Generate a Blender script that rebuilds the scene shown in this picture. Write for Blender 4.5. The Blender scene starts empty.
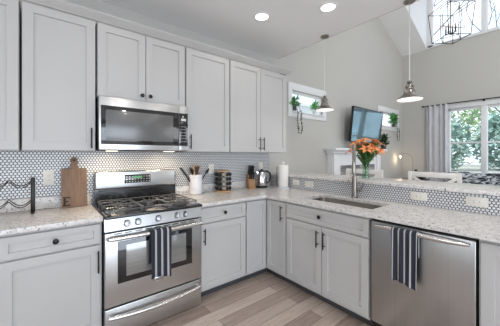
import bpy, bmesh, math, random
from mathutils import Vector, Matrix
PI = math.pi
C = bpy.context.scene.collection
sc = bpy.context.scene

# ------------------------------------------------------------------ camera
cd = bpy.data.cameras.new('camera'); cam = bpy.data.objects.new('camera', cd); C.objects.link(cam)
cam.location = (0, 0, 1.3517)
PHI = 0.8935
cam.rotation_euler = (PI/2, 0, PHI - PI/2)
cd.sensor_width = 36; cd.lens = 253.62*36/500
cd.shift_y = -(163-155.02)/500
cd.clip_start = 0.02; cd.clip_end = 200
sc.camera = cam

# ------------------------------------------------------------------ view
sc.view_settings.view_transform = 'Standard'
sc.view_settings.look = 'None'
sc.view_settings.gamma = 1
sc.view_settings.use_curve_mapping = False
sc.view_settings.exposure = 0.0

# ------------------------------------------------------------------ world: pale overcast sky
w = bpy.data.worlds.new('world'); sc.world = w; w.use_nodes = True
nt = w.node_tree; bg = nt.nodes['Background']
tc = nt.nodes.new('ShaderNodeTexCoord'); mp = nt.nodes.new('ShaderNodeMapping')
mp.inputs['Scale'].default_value = (1, 1, 3)
ns = nt.nodes.new('ShaderNodeTexNoise'); ns.inputs['Scale'].default_value = 2.0; ns.inputs['Detail'].default_value = 4
cr = nt.nodes.new('ShaderNodeValToRGB')
cr.color_ramp.elements[0].position = .35; cr.color_ramp.elements[0].color = (.66, .78, .92, 1)
cr.color_ramp.elements[1].position = .65; cr.color_ramp.elements[1].color = (.92, .95, 1, 1)
nt.links.new(tc.outputs['Generated'], mp.inputs['Vector']); nt.links.new(mp.outputs[0], ns.inputs['Vector'])
nt.links.new(ns.outputs[0], cr.inputs[0]); nt.links.new(cr.outputs[0], bg.inputs[0])
bg.inputs[1].default_value = 1.8

def area(name, loc, rot, sx, sy, power, col=(1, 1, 1), parent=None):
    l = bpy.data.lights.new(name, 'AREA'); l.shape = 'RECTANGLE'; l.size = sx; l.size_y = sy
    l.energy = power; l.color = col
    o = bpy.data.objects.new(name, l); C.objects.link(o); o.location = loc; o.rotation_euler = rot
    if parent: o.parent = parent
    return o
# added area lamps out of view, standing in for daylight from unseen openings
area('added_garden_door_light', (.2, -3.05, .95), (PI/2, 0, 0), 3.0, 1.7, 84, (.76, .87, 1))  # cool daylight from the camera side, through unseen garden doors added for it
area('added_side_fill', (-1.95, .3, 1.6), (0, -PI/2, 0), 1.3, 1.6, 20, (.92, .95, 1))  # added fill from the left for the base fronts; the wall has no opening
area('added_living_room_end_fill', (5.9, -3.15, 1.6), (PI/2, 0, 0), 2.2, 2.0, 45, (.93, .97, 1))  # added fill just inside the solid rear wall, for the living room
area('added_living_room_high_fill', (2.75, -1.2, 4.2), (0, -PI/2, 0), 1.8, 2.4, 87, (.95, .98, 1))  # added fill high on the header wall, lights the far wall and vault

sl = bpy.data.lights.new('sun', 'SUN'); sl.energy = 2.6; sl.angle = .03; sl.color = (1, .97, .9)
so = bpy.data.objects.new('sun', sl); C.objects.link(so); so.rotation_euler = Vector((.7, -.15, -.7)).to_track_quat('-Z', 'Y').to_euler()

# ------------------------------------------------------------------ materials
MATS = {}
def pm(name, col, rough=.5, metal=0, spec=.5, bump=0, bscale=60, var=0, vscale=8, emit=None, estr=0, coat=0, stretch=None):
    if name in MATS: return MATS[name]
    m = bpy.data.materials.new(name); m.use_nodes = True; n = m.node_tree.nodes; L = m.node_tree.links
    b = n['Principled BSDF']
    b.inputs['Base Color'].default_value = (*col, 1); b.inputs['Roughness'].default_value = rough
    b.inputs['Metallic'].default_value = metal; b.inputs['Specular IOR Level'].default_value = spec
    if coat: b.inputs['Coat Weight'].default_value = coat; b.inputs['Coat Roughness'].default_value = .08
    t = n.new('ShaderNodeTexCoord')
    src = t.outputs['Object']
    if stretch:
        q = n.new('ShaderNodeMapping'); q.inputs['Scale'].default_value = stretch; L.new(src, q.inputs[0]); src = q.outputs[0]
    if var:
        a = n.new('ShaderNodeTexNoise'); a.inputs['Scale'].default_value = vscale; a.inputs['Detail'].default_value = 5
        r = n.new('ShaderNodeValToRGB'); r.color_ramp.elements[0].position = .3; r.color_ramp.elements[1].position = .7
        r.color_ramp.elements[0].color = (*[c*(1-var) for c in col], 1); r.color_ramp.elements[1].color = (*[min(1, c*(1+var)) for c in col], 1)
        L.new(src, a.inputs['Vector']); L.new(a.outputs[0], r.inputs[0]); L.new(r.outputs[0], b.inputs['Base Color'])
    if bump:
        a = n.new('ShaderNodeTexNoise'); a.inputs['Scale'].default_value = bscale; a.inputs['Detail'].default_value = 3
        u = n.new('ShaderNodeBump'); u.inputs['Strength'].default_value = bump; u.inputs['Distance'].default_value = .005
        L.new(src, a.inputs['Vector']); L.new(a.outputs[0], u.inputs['Height']); L.new(u.outputs[0], b.inputs['Normal'])
    if emit:
        b.inputs['Emission Color'].default_value = (*emit, 1); b.inputs['Emission Strength'].default_value = estr
    MATS[name] = m; return m
def s2l(r, g, b): return tuple(((c/255)/12.92 if c/255 <= .04045 else ((c/255+.055)/1.055)**2.4) for c in (r, g, b))

M_CAB = pm('cabinet_paint', s2l(192, 191, 190), .42, var=.015, vscale=3)
M_CAB_IN = pm('cabinet_carcass', s2l(120, 120, 120), .6, var=.05)
M_TOE = pm('shaded_toe_board', s2l(70, 70, 74), .6, var=.05)  # dark tone also carries the shadow of the toe recess
M_WALL = pm('wall_paint', s2l(198, 196, 192), .85, bump=.05, bscale=200, var=.01, vscale=2)
M_CEIL = pm('ceiling_paint', s2l(243, 243, 243), .9, var=.01, vscale=2)
M_WHITE = pm('white_trim_paint', s2l(238, 239, 241), .45, var=.01)
M_STEEL = pm('brushed_stainless', (.58, .585, .59), .30, 1, bump=.04, bscale=40, stretch=(.05, 1, 14), var=.04, vscale=30)
M_STEELD = pm('satin_stainless_dark', (.34, .34, .345), .3, 1, bump=.03, bscale=40, stretch=(1, 14, .05), var=.05, vscale=20)
M_CHROME = pm('polished_steel', (.74, .74, .74), .14, 1, var=.02)
M_HAND = pm('handle_steel', (.72, .71, .70), .26, 1, var=.03)
M_NICKEL = pm('brushed_nickel', (.33, .305, .28), .3, 1, var=.06)
M_BLACKM = pm('black_hardware', (.012, .011, .011), .38, .3, var=.1)
M_BLACK = pm('black_plastic', (.012, .012, .013), .35, var=.1)
M_BGLASS = pm('black_glass', (.01, .01, .012), .06, spec=.6, coat=.5, var=.05)
M_ENAMEL = pm('black_enamel', (.012, .012, .014), .16, var=.1, coat=.4)
M_IRON = pm('cast_iron', (.16, .16, .165), .30, .6, bump=.1, bscale=300, var=.2)
M_OVEN = pm('oven_window_glass', (.30, .30, .29), .12, .35, var=.12, vscale=14, coat=.6, stretch=(.3, 1, 12))
M_MWGL = pm('microwave_window_glass', (.15, .15, .15), .28, .3, var=.12, vscale=6, coat=.15)
M_PLATE = pm('outlet_plastic', s2l(234, 230, 222), .4, var=.01)
M_SLOT = pm('outlet_slot', (.03, .03, .03), .6, var=.05)
M_CERAM = pm('white_ceramic', s2l(232, 232, 236), .25, var=.01, coat=.2)
M_PAPER = pm('paper_towel', s2l(246, 243, 238), .95, bump=.3, bscale=120, var=.01)
M_WOOD = pm('walnut_board', s2l(122, 97, 79), .6, var=.22, vscale=9, bump=.08, bscale=50, stretch=(6, 6, .7))
M_WOODL = pm('light_wood', s2l(196, 160, 120), .55, var=.15, vscale=20, stretch=(6, 6, .7))
M_WOODD = pm('knife_block_wood', s2l(166, 122, 84), .5, var=.2, vscale=20, stretch=(6, 6, .7))
M_STOOL = pm('white_wood', s2l(246, 243, 240), .45, var=.02)
M_LEAF = pm('leaf_green', (.07, .26, .055), .5, var=.45, vscale=25)
M_LEAFD = pm('vine_green', (.02, .07, .025), .55, var=.45, vscale=25)
M_LEAFB = pm('bright_leaf', (.10, .42, .10), .5, var=.35, vscale=25)
M_STEM = pm('flower_stem', (.06, .16, .035), .5, var=.3, vscale=25)
M_LILY = pm('lily_orange', s2l(244, 152, 96), .5, var=.22, vscale=22)
M_LILYC = pm('lily_stamen', (.20, .03, .01), .5, var=.2)
M_POT = pm('pot_glaze', (.06, .065, .07), .4, var=.1)
M_POTW = pm('pot_white', (.75, .75, .76), .4, var=.02)
M_CURT = pm('curtain_cloth', s2l(205, 205, 209), .9, bump=.2, bscale=300, var=.05)
M_SCREEN = None
M_BULB = pm('lit_diffuser', (1, 1, 1), .5, emit=(1, .96, .9), estr=2.2, var=.01)
M_BULBP = pm('pendant_lit_diffuser', (1, 1, 1), .5, emit=(1, .97, .92), estr=.65, var=.01)
M_BULBW = pm('lamp_bulb', (1, 1, 1), .5, emit=(1, .85, .6), estr=5, var=.01)
M_BARK = pm('bark', (.13, .105, .09), .9, var=.3, bump=.4, bscale=30)
M_GRASS = pm('gravel_drive', (.62, .60, .56), .95, var=.12, vscale=2)
M_SIDING = pm('pale_siding', s2l(232, 238, 244), .7, var=.02)
M_SOFA = pm('sofa_fabric', s2l(170, 172, 176), .95, bump=.3, bscale=300, var=.05)
M_DARKBR = pm('bronze', (.07, .055, .045), .4, .8, var=.1)
M_CORD = pm('clear_cord', s2l(214, 214, 212), .4, var=.02)

def nodes_mat(name):
    m = bpy.data.materials.new(name); m.use_nodes = True
    return m, m.node_tree.nodes, m.node_tree.links, m.node_tree.nodes['Principled BSDF']
def ramp(n, stops):
    r = n.new('ShaderNodeValToRGB'); e = r.color_ramp.elements
    e[0].position, e[0].color = stops[0][0], (*stops[0][1], 1); e[1].position, e[1].color = stops[-1][0], (*stops[-1][1], 1)
    for p, c in stops[1:-1]: x = e.new(p); x.color = (*c, 1)
    return r

# granite
def granite(name, base, mid, dark, brown):
    m, n, L, b = nodes_mat(name); b.inputs['Roughness'].default_value = .24
    t = n.new('ShaderNodeTexCoord')
    a = n.new('ShaderNodeTexNoise'); a.inputs['Scale'].default_value = 30; a.inputs['Detail'].default_value = 6; a.inputs['Roughness'].default_value = .7
    L.new(t.outputs['Object'], a.inputs['Vector'])
    r1 = ramp(n, [(.32, mid), (.55, base), (.75, tuple(min(1, c*1.08) for c in base))]); L.new(a.outputs[0], r1.inputs[0])
    v = n.new('ShaderNodeTexNoise'); v.inputs['Scale'].default_value = 75; v.inputs['Detail'].default_value = 3; L.new(t.outputs['Object'], v.inputs['Vector'])
    r2 = ramp(n, [(.60, (0, 0, 0)), (.68, (1, 1, 1))]); L.new(v.outputs[0], r2.inputs[0])
    v2 = n.new('ShaderNodeTexNoise'); v2.inputs['Scale'].default_value = 48; v2.inputs['Detail'].default_value = 4; L.new(t.outputs['Object'], v2.inputs['Vector'])
    r3 = ramp(n, [(.57, (0, 0, 0)), (.66, (.8, .8, .8))]); L.new(v2.outputs[0], r3.inputs[0])
    m1 = n.new('ShaderNodeMixRGB'); L.new(r3.outputs[0], m1.inputs[0]); L.new(r1.outputs[0], m1.inputs[1]); m1.inputs[2].default_value = (*brown, 1)
    m2 = n.new('ShaderNodeMixRGB'); L.new(r2.outputs[0], m2.inputs[0]); L.new(m1.outputs[0], m2.inputs[1]); m2.inputs[2].default_value = (*dark, 1)
    L.new(m2.outputs[0], b.inputs['Base Color']); return m
M_GRAN = granite('speckled_granite', s2l(226, 223, 221), s2l(198, 195, 194), s2l(112, 108, 107), s2l(192, 184, 179))

# penny tile: white rounds on dark grout. ax = horizontal axis of the wall (0: X, 1: Y)
def penny(name, ax, pitch=.0232):
    m, n, L, b = nodes_mat(name); b.inputs['Roughness'].default_value = .2
    t = n.new('ShaderNodeNewGeometry'); s = n.new('ShaderNodeSeparateXYZ'); L.new(t.outputs['Position'], s.inputs[0])
    def math_(op, a, v=None):
        q = n.new('ShaderNodeMath'); q.operation = op
        for i, k in enumerate([a, v]):
            if k is None: continue
            if isinstance(k, (int, float)): q.inputs[i].default_value = k
            else: L.new(k, q.inputs[i])
        return q.outputs[0]
    u = math_('ADD', math_('DIVIDE', s.outputs[ax], pitch), 2000)
    v = math_('ADD', math_('DIVIDE', s.outputs[2], pitch), 1000*math.sqrt(3))
    def cell(off):
        a = math_('SUBTRACT', math_('MODULO', math_('ADD', u, off), 1.0), .5)
        c = math_('SUBTRACT', math_('MODULO', math_('ADD', v, off*math.sqrt(3)), math.sqrt(3)), math.sqrt(3)/2)
        return math_('SQRT', math_('ADD', math_('MULTIPLY', a, a), math_('MULTIPLY', c, c)))
    d = math_('MINIMUM', cell(0), cell(.5))
    r = ramp(n, [(.385, s2l(226, 227, 230)), (.44, s2l(62, 62, 66))]); L.new(d, r.inputs[0])
    L.new(r.outputs[0], b.inputs['Base Color'])
    rr = ramp(n, [(.40, (.2, .2, .2)), (.46, (.8, .8, .8))]); L.new(d, rr.inputs[0]); L.new(rr.outputs[0], b.inputs['Roughness'])
    return m
M_TILEX = penny('penny_tile_back_wall', 0); M_TILEY = penny('penny_tile_bar_wall', 1)

def floor_mat():
    m, n, L, b = nodes_mat('grey_brown_planks'); b.inputs['Roughness'].default_value = .42
    t = n.new('ShaderNodeNewGeometry')
    br = n.new('ShaderNodeTexBrick'); br.offset = .37; br.offset_frequency = 2
    for k, v in {'Scale': 1, 'Mortar Size': .0016, 'Mortar Smooth': .1, 'Bias': 0, 'Brick Width': 1.1, 'Row Height': .127}.items(): br.inputs[k].default_value = v
    br.inputs['Color1'].default_value = (0, 0, 0, 1); br.inputs['Color2'].default_value = (1, 1, 1, 1); br.inputs['Mortar'].default_value = (.5, .5, .5, 1)
    L.new(t.outputs['Position'], br.inputs['Vector'])
    q = n.new('ShaderNodeMapping'); q.inputs['Scale'].default_value = (1.3, 14, 1); L.new(t.outputs['Position'], q.inputs[0])
    g = n.new('ShaderNodeTexNoise'); g.inputs['Scale'].default_value = 3; g.inputs['Detail'].default_value = 7; g.inputs['Distortion'].default_value = .8; L.new(q.outputs[0], g.inputs['Vector'])
    ad = n.new('ShaderNodeMixRGB'); ad.inputs[0].default_value = .52; L.new(br.outputs[0], ad.inputs[1]); L.new(g.outputs[0], ad.inputs[2])
    r = ramp(n, [(.12, s2l(128, 109, 99)), (.5, s2l(181, 163, 151)), (.85, s2l(220, 204, 192))]); L.new(ad.outputs[0], r.inputs[0])
    mx = n.new('ShaderNodeMixRGB'); L.new(br.outputs['Fac'], mx.inputs[0]); L.new(r.outputs[0], mx.inputs[1]); mx.inputs[2].default_value = (*s2l(70, 58, 52), 1)
    L.new(mx.outputs[0], b.inputs['Base Color']); return m
M_FLOOR = floor_mat()

def glass_mat(name, tint=(1, 1, 1), gl=.06):
    m = bpy.data.materials.new(name); m.use_nodes = True; n = m.node_tree.nodes; L = m.node_tree.links; n.remove(n['Principled BSDF'])
    o = n['Material Output']; a = n.new('ShaderNodeBsdfTransparent'); a.inputs[0].default_value = (*tint, 1)
    g = n.new('ShaderNodeBsdfGlossy'); g.inputs['Roughness'].default_value = .02
    lw = n.new('ShaderNodeLayerWeight'); lw.inputs[0].default_value = .5
    pw = n.new('ShaderNodeMath'); pw.operation = 'POWER'; L.new(lw.outputs['Facing'], pw.inputs[0]); pw.inputs[1].default_value = 5
    f = n.new('ShaderNodeMath'); f.operation = 'MULTIPLY_ADD'; L.new(pw.outputs[0], f.inputs[0]); f.inputs[1].default_value = .4; f.inputs[2].default_value = gl*.4
    x = n.new('ShaderNodeMixShader'); L.new(f.outputs[0], x.inputs[0]); L.new(a.outputs[0], x.inputs[1]); L.new(g.outputs[0], x.inputs[2]); L.new(x.outputs[0], o.inputs[0])
    return m
M_GLASS = glass_mat('window_glass', (.97, .99, 1)); M_VASE = glass_mat('vase_glass', (.80, .90, .82), .1); M_GLOBE = glass_mat('globe_glass', (.98, .96, .9), .1)

def stripe_mat(name, ax, x0, pitch, white=.22, phase=0):   # woven stripes across object axis ax
    m, n, L, b = nodes_mat(name); b.inputs['Roughness'].default_value = .95
    t = n.new('ShaderNodeTexCoord'); s = n.new('ShaderNodeSeparateXYZ'); L.new(t.outputs['Object'], s.inputs[0])
    a = n.new('ShaderNodeMath'); a.operation = 'ADD'; L.new(s.outputs[ax], a.inputs[0]); a.inputs[1].default_value = -x0 + pitch*50 + phase
    c = n.new('ShaderNodeMath'); c.operation = 'MODULO'; L.new(a.outputs[0], c.inputs[0]); c.inputs[1].default_value = pitch
    d = n.new('ShaderNodeMath'); d.operation = 'DIVIDE'; L.new(c.outputs[0], d.inputs[0]); d.inputs[1].default_value = pitch
    r = ramp(n, [(0, s2l(176, 176, 180)), (white, s2l(46, 48, 58))]); r.color_ramp.interpolation = 'CONSTANT'; L.new(d.outputs[0], r.inputs[0])
    L.new(r.outputs[0], b.inputs['Base Color']); return m

def throw_mat():
    m, n, L, b = nodes_mat('patterned_throw'); b.inputs['Roughness'].default_value = .95
    t = n.new('ShaderNodeTexCoord'); q = n.new('ShaderNodeMapping'); q.inputs['Scale'].default_value = (1, .6, 2); L.new(t.outputs['Object'], q.inputs[0])
    a = n.new('ShaderNodeTexNoise'); a.inputs['Scale'].default_value = 7; a.inputs['Detail'].default_value = 3; a.inputs['Distortion'].default_value = 2.5; L.new(q.outputs[0], a.inputs['Vector'])
    r = ramp(n, [(.44, s2l(38, 42, 48)), (.50, s2l(120, 124, 130)), (.56, s2l(206, 210, 216))]); L.new(a.outputs[0], r.inputs[0]); L.new(r.outputs[0], b.inputs['Base Color']); return m
M_THROW = throw_mat()
def slate_mat():
    m, n, L, b = nodes_mat('slate_tile'); b.inputs['Roughness'].default_value = .6
    t = n.new('ShaderNodeTexCoord'); s = n.new('ShaderNodeSeparateXYZ'); L.new(t.outputs['Object'], s.inputs[0])
    cb = n.new('ShaderNodeCombineXYZ'); L.new(s.outputs[0], cb.inputs[0]); L.new(s.outputs[2], cb.inputs[1])
    br = n.new('ShaderNodeTexBrick'); br.inputs['Scale'].default_value = 1; br.inputs['Brick Width'].default_value = .3; br.inputs['Row Height'].default_value = .05; br.inputs['Mortar Size'].default_value = .004
    br.inputs['Color1'].default_value = (*s2l(110, 108, 108), 1); br.inputs['Color2'].default_value = (*s2l(190, 186, 182), 1); br.inputs['Mortar'].default_value = (*s2l(90, 88, 88), 1)
    L.new(cb.outputs[0], br.inputs[0]); L.new(br.outputs[0], b.inputs['Base Color']); return m
M_SLATE = slate_mat()
M_SCREEN = pm('dark_tv_screen', (.15, .23, .26), .06, 1, var=.12, vscale=3)

# ------------------------------------------------------------------ geometry helpers
class MB:
    def __init__(self, M=None): self.bm = bmesh.new(); self.M = M or Matrix()
    def _fin(self, vs):
        for v in vs: v.co = self.M @ v.co
    def box(self, x0, x1, y0, y1, z0, z1, bev=0, seg=2, M=None):
        vs = bmesh.ops.create_cube(self.bm, size=1)['verts']
        for v in vs: v.co = Vector(((x0+x1)/2 + v.co.x*(x1-x0), (y0+y1)/2 + v.co.y*(y1-y0), (z0+z1)/2 + v.co.z*(z1-z0)))
        if bev:
            es = list({e for v in vs for e in v.link_edges})
            r = bmesh.ops.bevel(self.bm, geom=es, offset=bev, segments=seg, profile=.5, affect='EDGES')
            vs = list({v for f in r['faces'] for v in f.verts} | {v for v in vs if v.is_valid})
        if M is not None:
            for v in vs: v.co = M @ v.co
        self._fin(vs); return self
    def door(self, x0, x1, z0, z1, y0, y1, fr=.057, dep=.012):   # shaker front, face towards -y (y0 is the front)
        vs = bmesh.ops.create_cube(self.bm, size=1)['verts']
        for v in vs: v.co = Vector(((x0+x1)/2 + v.co.x*(x1-x0), (y0+y1)/2 + v.co.y*(y1-y0), (z0+z1)/2 + v.co.z*(z1-z0)))
        f = [f for f in {f for v in vs for f in v.link_faces} if f.normal.y < -.5 or f.calc_center_median().y < y0+1e-5][0]
        allv = set(vs)
        f.normal_update()
        r = bmesh.ops.inset_region(self.bm, faces=[f], thickness=fr, depth=0, use_even_offset=True)
        allv |= {v for q in r['faces'] for v in q.verts} | set(f.verts)
        r = bmesh.ops.inset_region(self.bm, faces=[f], thickness=.0012, depth=0, use_even_offset=True)
        allv |= {v for q in r['faces'] for v in q.verts} | set(f.verts)
        for v in f.verts: v.co.y = y0 + dep
        oe = [e for e in self.bm.edges if e.verts[0] in allv and e.verts[1] in allv and all(abs(v.co.y-y0) < 1e-5 for v in e.verts)
              and all(abs(v.co.x-x0) < 1e-4 or abs(v.co.x-x1) < 1e-4 or abs(v.co.z-z0) < 1e-4 or abs(v.co.z-z1) < 1e-4 for v in e.verts)]
        b = bmesh.ops.bevel(self.bm, geom=oe, offset=.002, segments=1, affect='EDGES')
        allv |= {v for q in b['faces'] for v in q.verts}
        self._fin([v for v in allv if v.is_valid]); return self
    def cyl(self, p0, p1, r0, r1=None, seg=20, cap=True):
        p0, p1 = Vector(p0), Vector(p1); r1 = r0 if r1 is None else r1
        d = p1-p0; vs = bmesh.ops.create_cone(self.bm, cap_ends=cap, segments=seg, radius1=r0, radius2=r1, depth=d.length)['verts']
        R = d.to_track_quat('Z', 'Y').to_matrix().to_4x4(); T = Matrix.Translation((p0+p1)/2) @ R
        for v in vs: v.co = T @ v.co
        self._fin(vs); return self
    def sph(self, c, r, u=16, v=10, sc_=(1, 1, 1)):
        vs = bmesh.ops.create_uvsphere(self.bm, u_segments=u, v_segments=v, radius=r)['verts']
        for q in vs: q.co = Vector((q.co.x*sc_[0], q.co.y*sc_[1], q.co.z*sc_[2])) + Vector(c)
        self._fin(vs); return self
    def tube(self, pts, r, seg=10, closed=False):
        pts = [Vector(p) for p in pts]; n = len(pts); rings = []; rr = r if isinstance(r, (list, tuple)) else [r]*n
        up = None
        for i, p in enumerate(pts):
            a = pts[(i-1) % n] if (closed or i > 0) else p; b = pts[(i+1) % n] if (closed or i < n-1) else p
            t = (b-a).normalized()
            if up is None: up = Vector((0, 0, 1)) if abs(t.z) < .9 else Vector((1, 0, 0))
            s = t.cross(up).normalized(); up = s.cross(t).normalized()
            rings.append([self.bm.verts.new(p + (s*math.cos(2*PI*k/seg) + up*math.sin(2*PI*k/seg))*rr[i]) for k in range(seg)])
        for i in range(n if closed else n-1):
            A, B = rings[i], rings[(i+1) % n]
            for k in range(seg): self.bm.faces.new((A[k], A[(k+1) % seg], B[(k+1) % seg], B[k]))
        if not closed: self.bm.faces.new(rings[0][::-1]); self.bm.faces.new(rings[-1])
        self._fin([v for q in rings for v in q]); return self
    def lathe(self, prof, c=(0, 0, 0), seg=32, cap0=False, cap1=False):
        rings = [[self.bm.verts.new(Vector(c) + Vector((r*math.cos(2*PI*k/seg), r*math.sin(2*PI*k/seg), z))) for k in range(seg)] for r, z in prof]
        for A, B in zip(rings, rings[1:]):
            for k in range(seg): self.bm.faces.new((A[k], A[(k+1) % seg], B[(k+1) % seg], B[k]))
        if cap0: self.bm.faces.new(rings[0][::-1])
        if cap1: self.bm.faces.new(rings[-1])
        self._fin([v for q in rings for v in q]); return self
    def prism(self, poly, z0, z1, M=None):    # polygon in xy extruded along z
        a = [self.bm.verts.new((x, y, z0)) for x, y in poly]; b = [self.bm.verts.new((x, y, z1)) for x, y in poly]
        n = len(poly)
        self.bm.faces.new(a[::-1]); self.bm.faces.new(b)
        for i in range(n): self.bm.faces.new((a[i], a[(i+1) % n], b[(i+1) % n], b[i]))
        if M is not None:
            for v in a+b: v.co = M @ v.co
        self._fin(a+b); return self
    def slab(self, xs, ys, holes, fn):   # rectilinear grid with holes; fn(x,y,side)->xyz, side 0/1
        V = {}
        def g(i, j, s):
            if (i, j, s) not in V: V[i, j, s] = self.bm.verts.new(fn(xs[i], ys[j], s))
            return V[i, j, s]
        nx, ny = len(xs)-1, len(ys)-1
        ok = lambda i, j: 0 <= i < nx and 0 <= j < ny and not any(h[0] <= (xs[i]+xs[i+1])/2 <= h[1] and h[2] <= (ys[j]+ys[j+1])/2 <= h[3] for h in holes)
        for i in range(nx):
            for j in range(ny):
                if not ok(i, j): continue
                self.bm.faces.new((g(i, j, 0), g(i, j+1, 0), g(i+1, j+1, 0), g(i+1, j, 0)))
                self.bm.faces.new((g(i, j, 1), g(i+1, j, 1), g(i+1, j+1, 1), g(i, j+1, 1)))
                if not ok(i-1, j): self.bm.faces.new((g(i, j, 0), g(i, j, 1), g(i, j+1, 1), g(i, j+1, 0)))
                if not ok(i+1, j): self.bm.faces.new((g(i+1, j, 0), g(i+1, j+1, 0), g(i+1, j+1, 1), g(i+1, j, 1)))
                if not ok(i, j-1): self.bm.faces.new((g(i, j, 0), g(i+1, j, 0), g(i+1, j, 1), g(i, j, 1)))
                if not ok(i, j+1): self.bm.faces.new((g(i, j+1, 0), g(i, j+1, 1), g(i+1, j+1, 1), g(i+1, j+1, 0)))
        self._fin(list(V.values())); return self
    def build(self, name, mat, parent=None, off=None, smooth=35):
        if off is not None:
            for v in self.bm.verts: v.co -= Vector(off)
        bmesh.ops.recalc_face_normals(self.bm, faces=self.bm.faces[:])
        me = bpy.data.meshes.new(name); self.bm.to_mesh(me); self.bm.free()
        for m in (mat if isinstance(mat, list) else [mat]): me.materials.append(m)
        if smooth:
            me.polygons.foreach_set('use_smooth', [True]*len(me.polygons))
            try: me.set_sharp_from_angle(angle=math.radians(smooth))
            except Exception: pass
        o = bpy.data.objects.new(name, me); C.objects.link(o)
        if parent: o.parent = parent
        elif off is not None: o.location = off
        return o

def tag(o, label=None, cat=None, group=None, kind=None):
    if label: o['label'] = label
    if cat: o['category'] = cat
    if group: o['group'] = group
    if kind: o['kind'] = kind
    return o
def thing(name, label, cat, loc=(0, 0, 0), rz=0, group=None):
    o = bpy.data.objects.new(name, None); C.objects.link(o); o.location = loc; o.rotation_euler = (0, 0, rz)
    o.empty_display_size = .1
    return tag(o, label, cat, group)
def struct(o): o['kind'] = 'structure'; return o
def copy_tree(o, parent=None):
    c = o.copy(); C.objects.link(c)
    if parent: c.parent = parent
    for ch in list(o.children): copy_tree(ch, c)
    return c

# ------------------------------------------------------------------ measures
YW = 2.68; XF = 7.26; ZC = 2.765; XE = 2.665; XP = 2.53     # back wall, far wall, kitchen ceiling, its edge, bar wall face
YB = -3.2; XL = -2.1
SL = .4274; Z0 = 3.93
vz = lambda x: Z0 + (XF-x)*SL

# ------------------------------------------------------------------ structure
struct(MB().box(XL, XF+.1, YB, YW+.1, -.1, 0).build('floor', M_FLOOR))
wl = MB().slab([XL-.1, 2.99, 3.79, 5.96, 6.93, XF], [0, 2.04, 2.37, 6.2], [(2.99, 3.79, 2.04, 2.37), (5.96, 6.93, 2.04, 2.37)],
               lambda x, z, s: (x, YW + (.16 if s else 0), z))
struct(wl.build('wall_back', M_WALL, smooth=0))
FW = dict(y0=-.36, y1=1.72, z0=.93, z1=2.41)
DW_ = dict(y0=-.55, y1=2.121, z0=3.95, z1=5.3)
wf = MB().slab([YB, FW['y0'], FW['y1'], YW+.16], [0, FW['z0'], FW['z1'], DW_['z0']+.001], [(FW['y0'], FW['y1'], FW['z0'], FW['z1'])],
               lambda y, z, s: (XF + (.16 if s else 0), y, z))
struct(wf.build('wall_far', M_WALL, smooth=0))
struct(MB().slab([XL-.1, XL], [YB, -.5, 1.1, YW], [], lambda x, y, s: (x, y, 0 if s == 0 else ZC)).build('wall_left', M_WALL, smooth=0))
wr = MB().slab([XL-.1, -1.0, 2.2, XF+.16], [0, 2.3, 6.2], [(-1.0, 2.2, 0, 2.3)], lambda x, z, s: (x, YB - (.12 if s else 0), z))
struct(wr.build('wall_rear', M_WALL, smooth=0))
struct(MB().box(XL-.1, XE-.02, YB, YW, ZC, ZC+.12).build('ceiling', M_CEIL, smooth=0))
struct(MB().box(XE-.12, XE, YB, YW, ZC+.005, 6.0).build('wall_header', M_WALL, smooth=0))
DX = XF-(DW_['z1']-Z0)/SL
cv = MB().slab([XE, DX, XF], [YB, DW_['y0'], DW_['y1'], YW], [(DX, XF+1, DW_['y0'], DW_['y1'])], lambda x, y, s: (x, y, vz(x)+(.1 if s else 0)))
struct(cv.build('ceiling_vault', M_CEIL, smooth=0))
dm = MB()
RX = Matrix(((1, 0, 0, 0), (0, 0, 1, 0), (0, 1, 0, 0), (0, 0, 0, 1)))   # xy polygon -> xz
for y0, y1 in ((DW_['y1'], DW_['y1']+.1), (DW_['y0']-.1, DW_['y0'])):
    dm.prism([(DX, DW_['z1']+.01), (XF, Z0+.01), (XF+.1, Z0+.01), (XF+.1, DW_['z1']+.1), (DX, DW_['z1']+.1)], y0-.002, y1+.002, M=RX)
struct(dm.build('wall_dormer', M_WHITE, smooth=0))
struct(MB().box(DX, XF+.1, DW_['y0'], DW_['y1'], DW_['z1'], DW_['z1']+.1).build('ceiling_dormer', M_CEIL, smooth=0))
# bar wall (knee wall) and its tile, back tile
struct(MB().box(XP+.006, XP+.12, -.42, YW-.002, 0, 1.058).build('wall_bar', M_WALL, smooth=0))
struct(MB().box(XP, XP+.006, -.42, YW-.002, .917, 1.058).build('trim_1', M_TILEY, smooth=0))
struct(MB().box(XL, 2.507, YW-.008, YW-.001, .86, 1.42).build('trim_2', M_TILEX, smooth=0))

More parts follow.
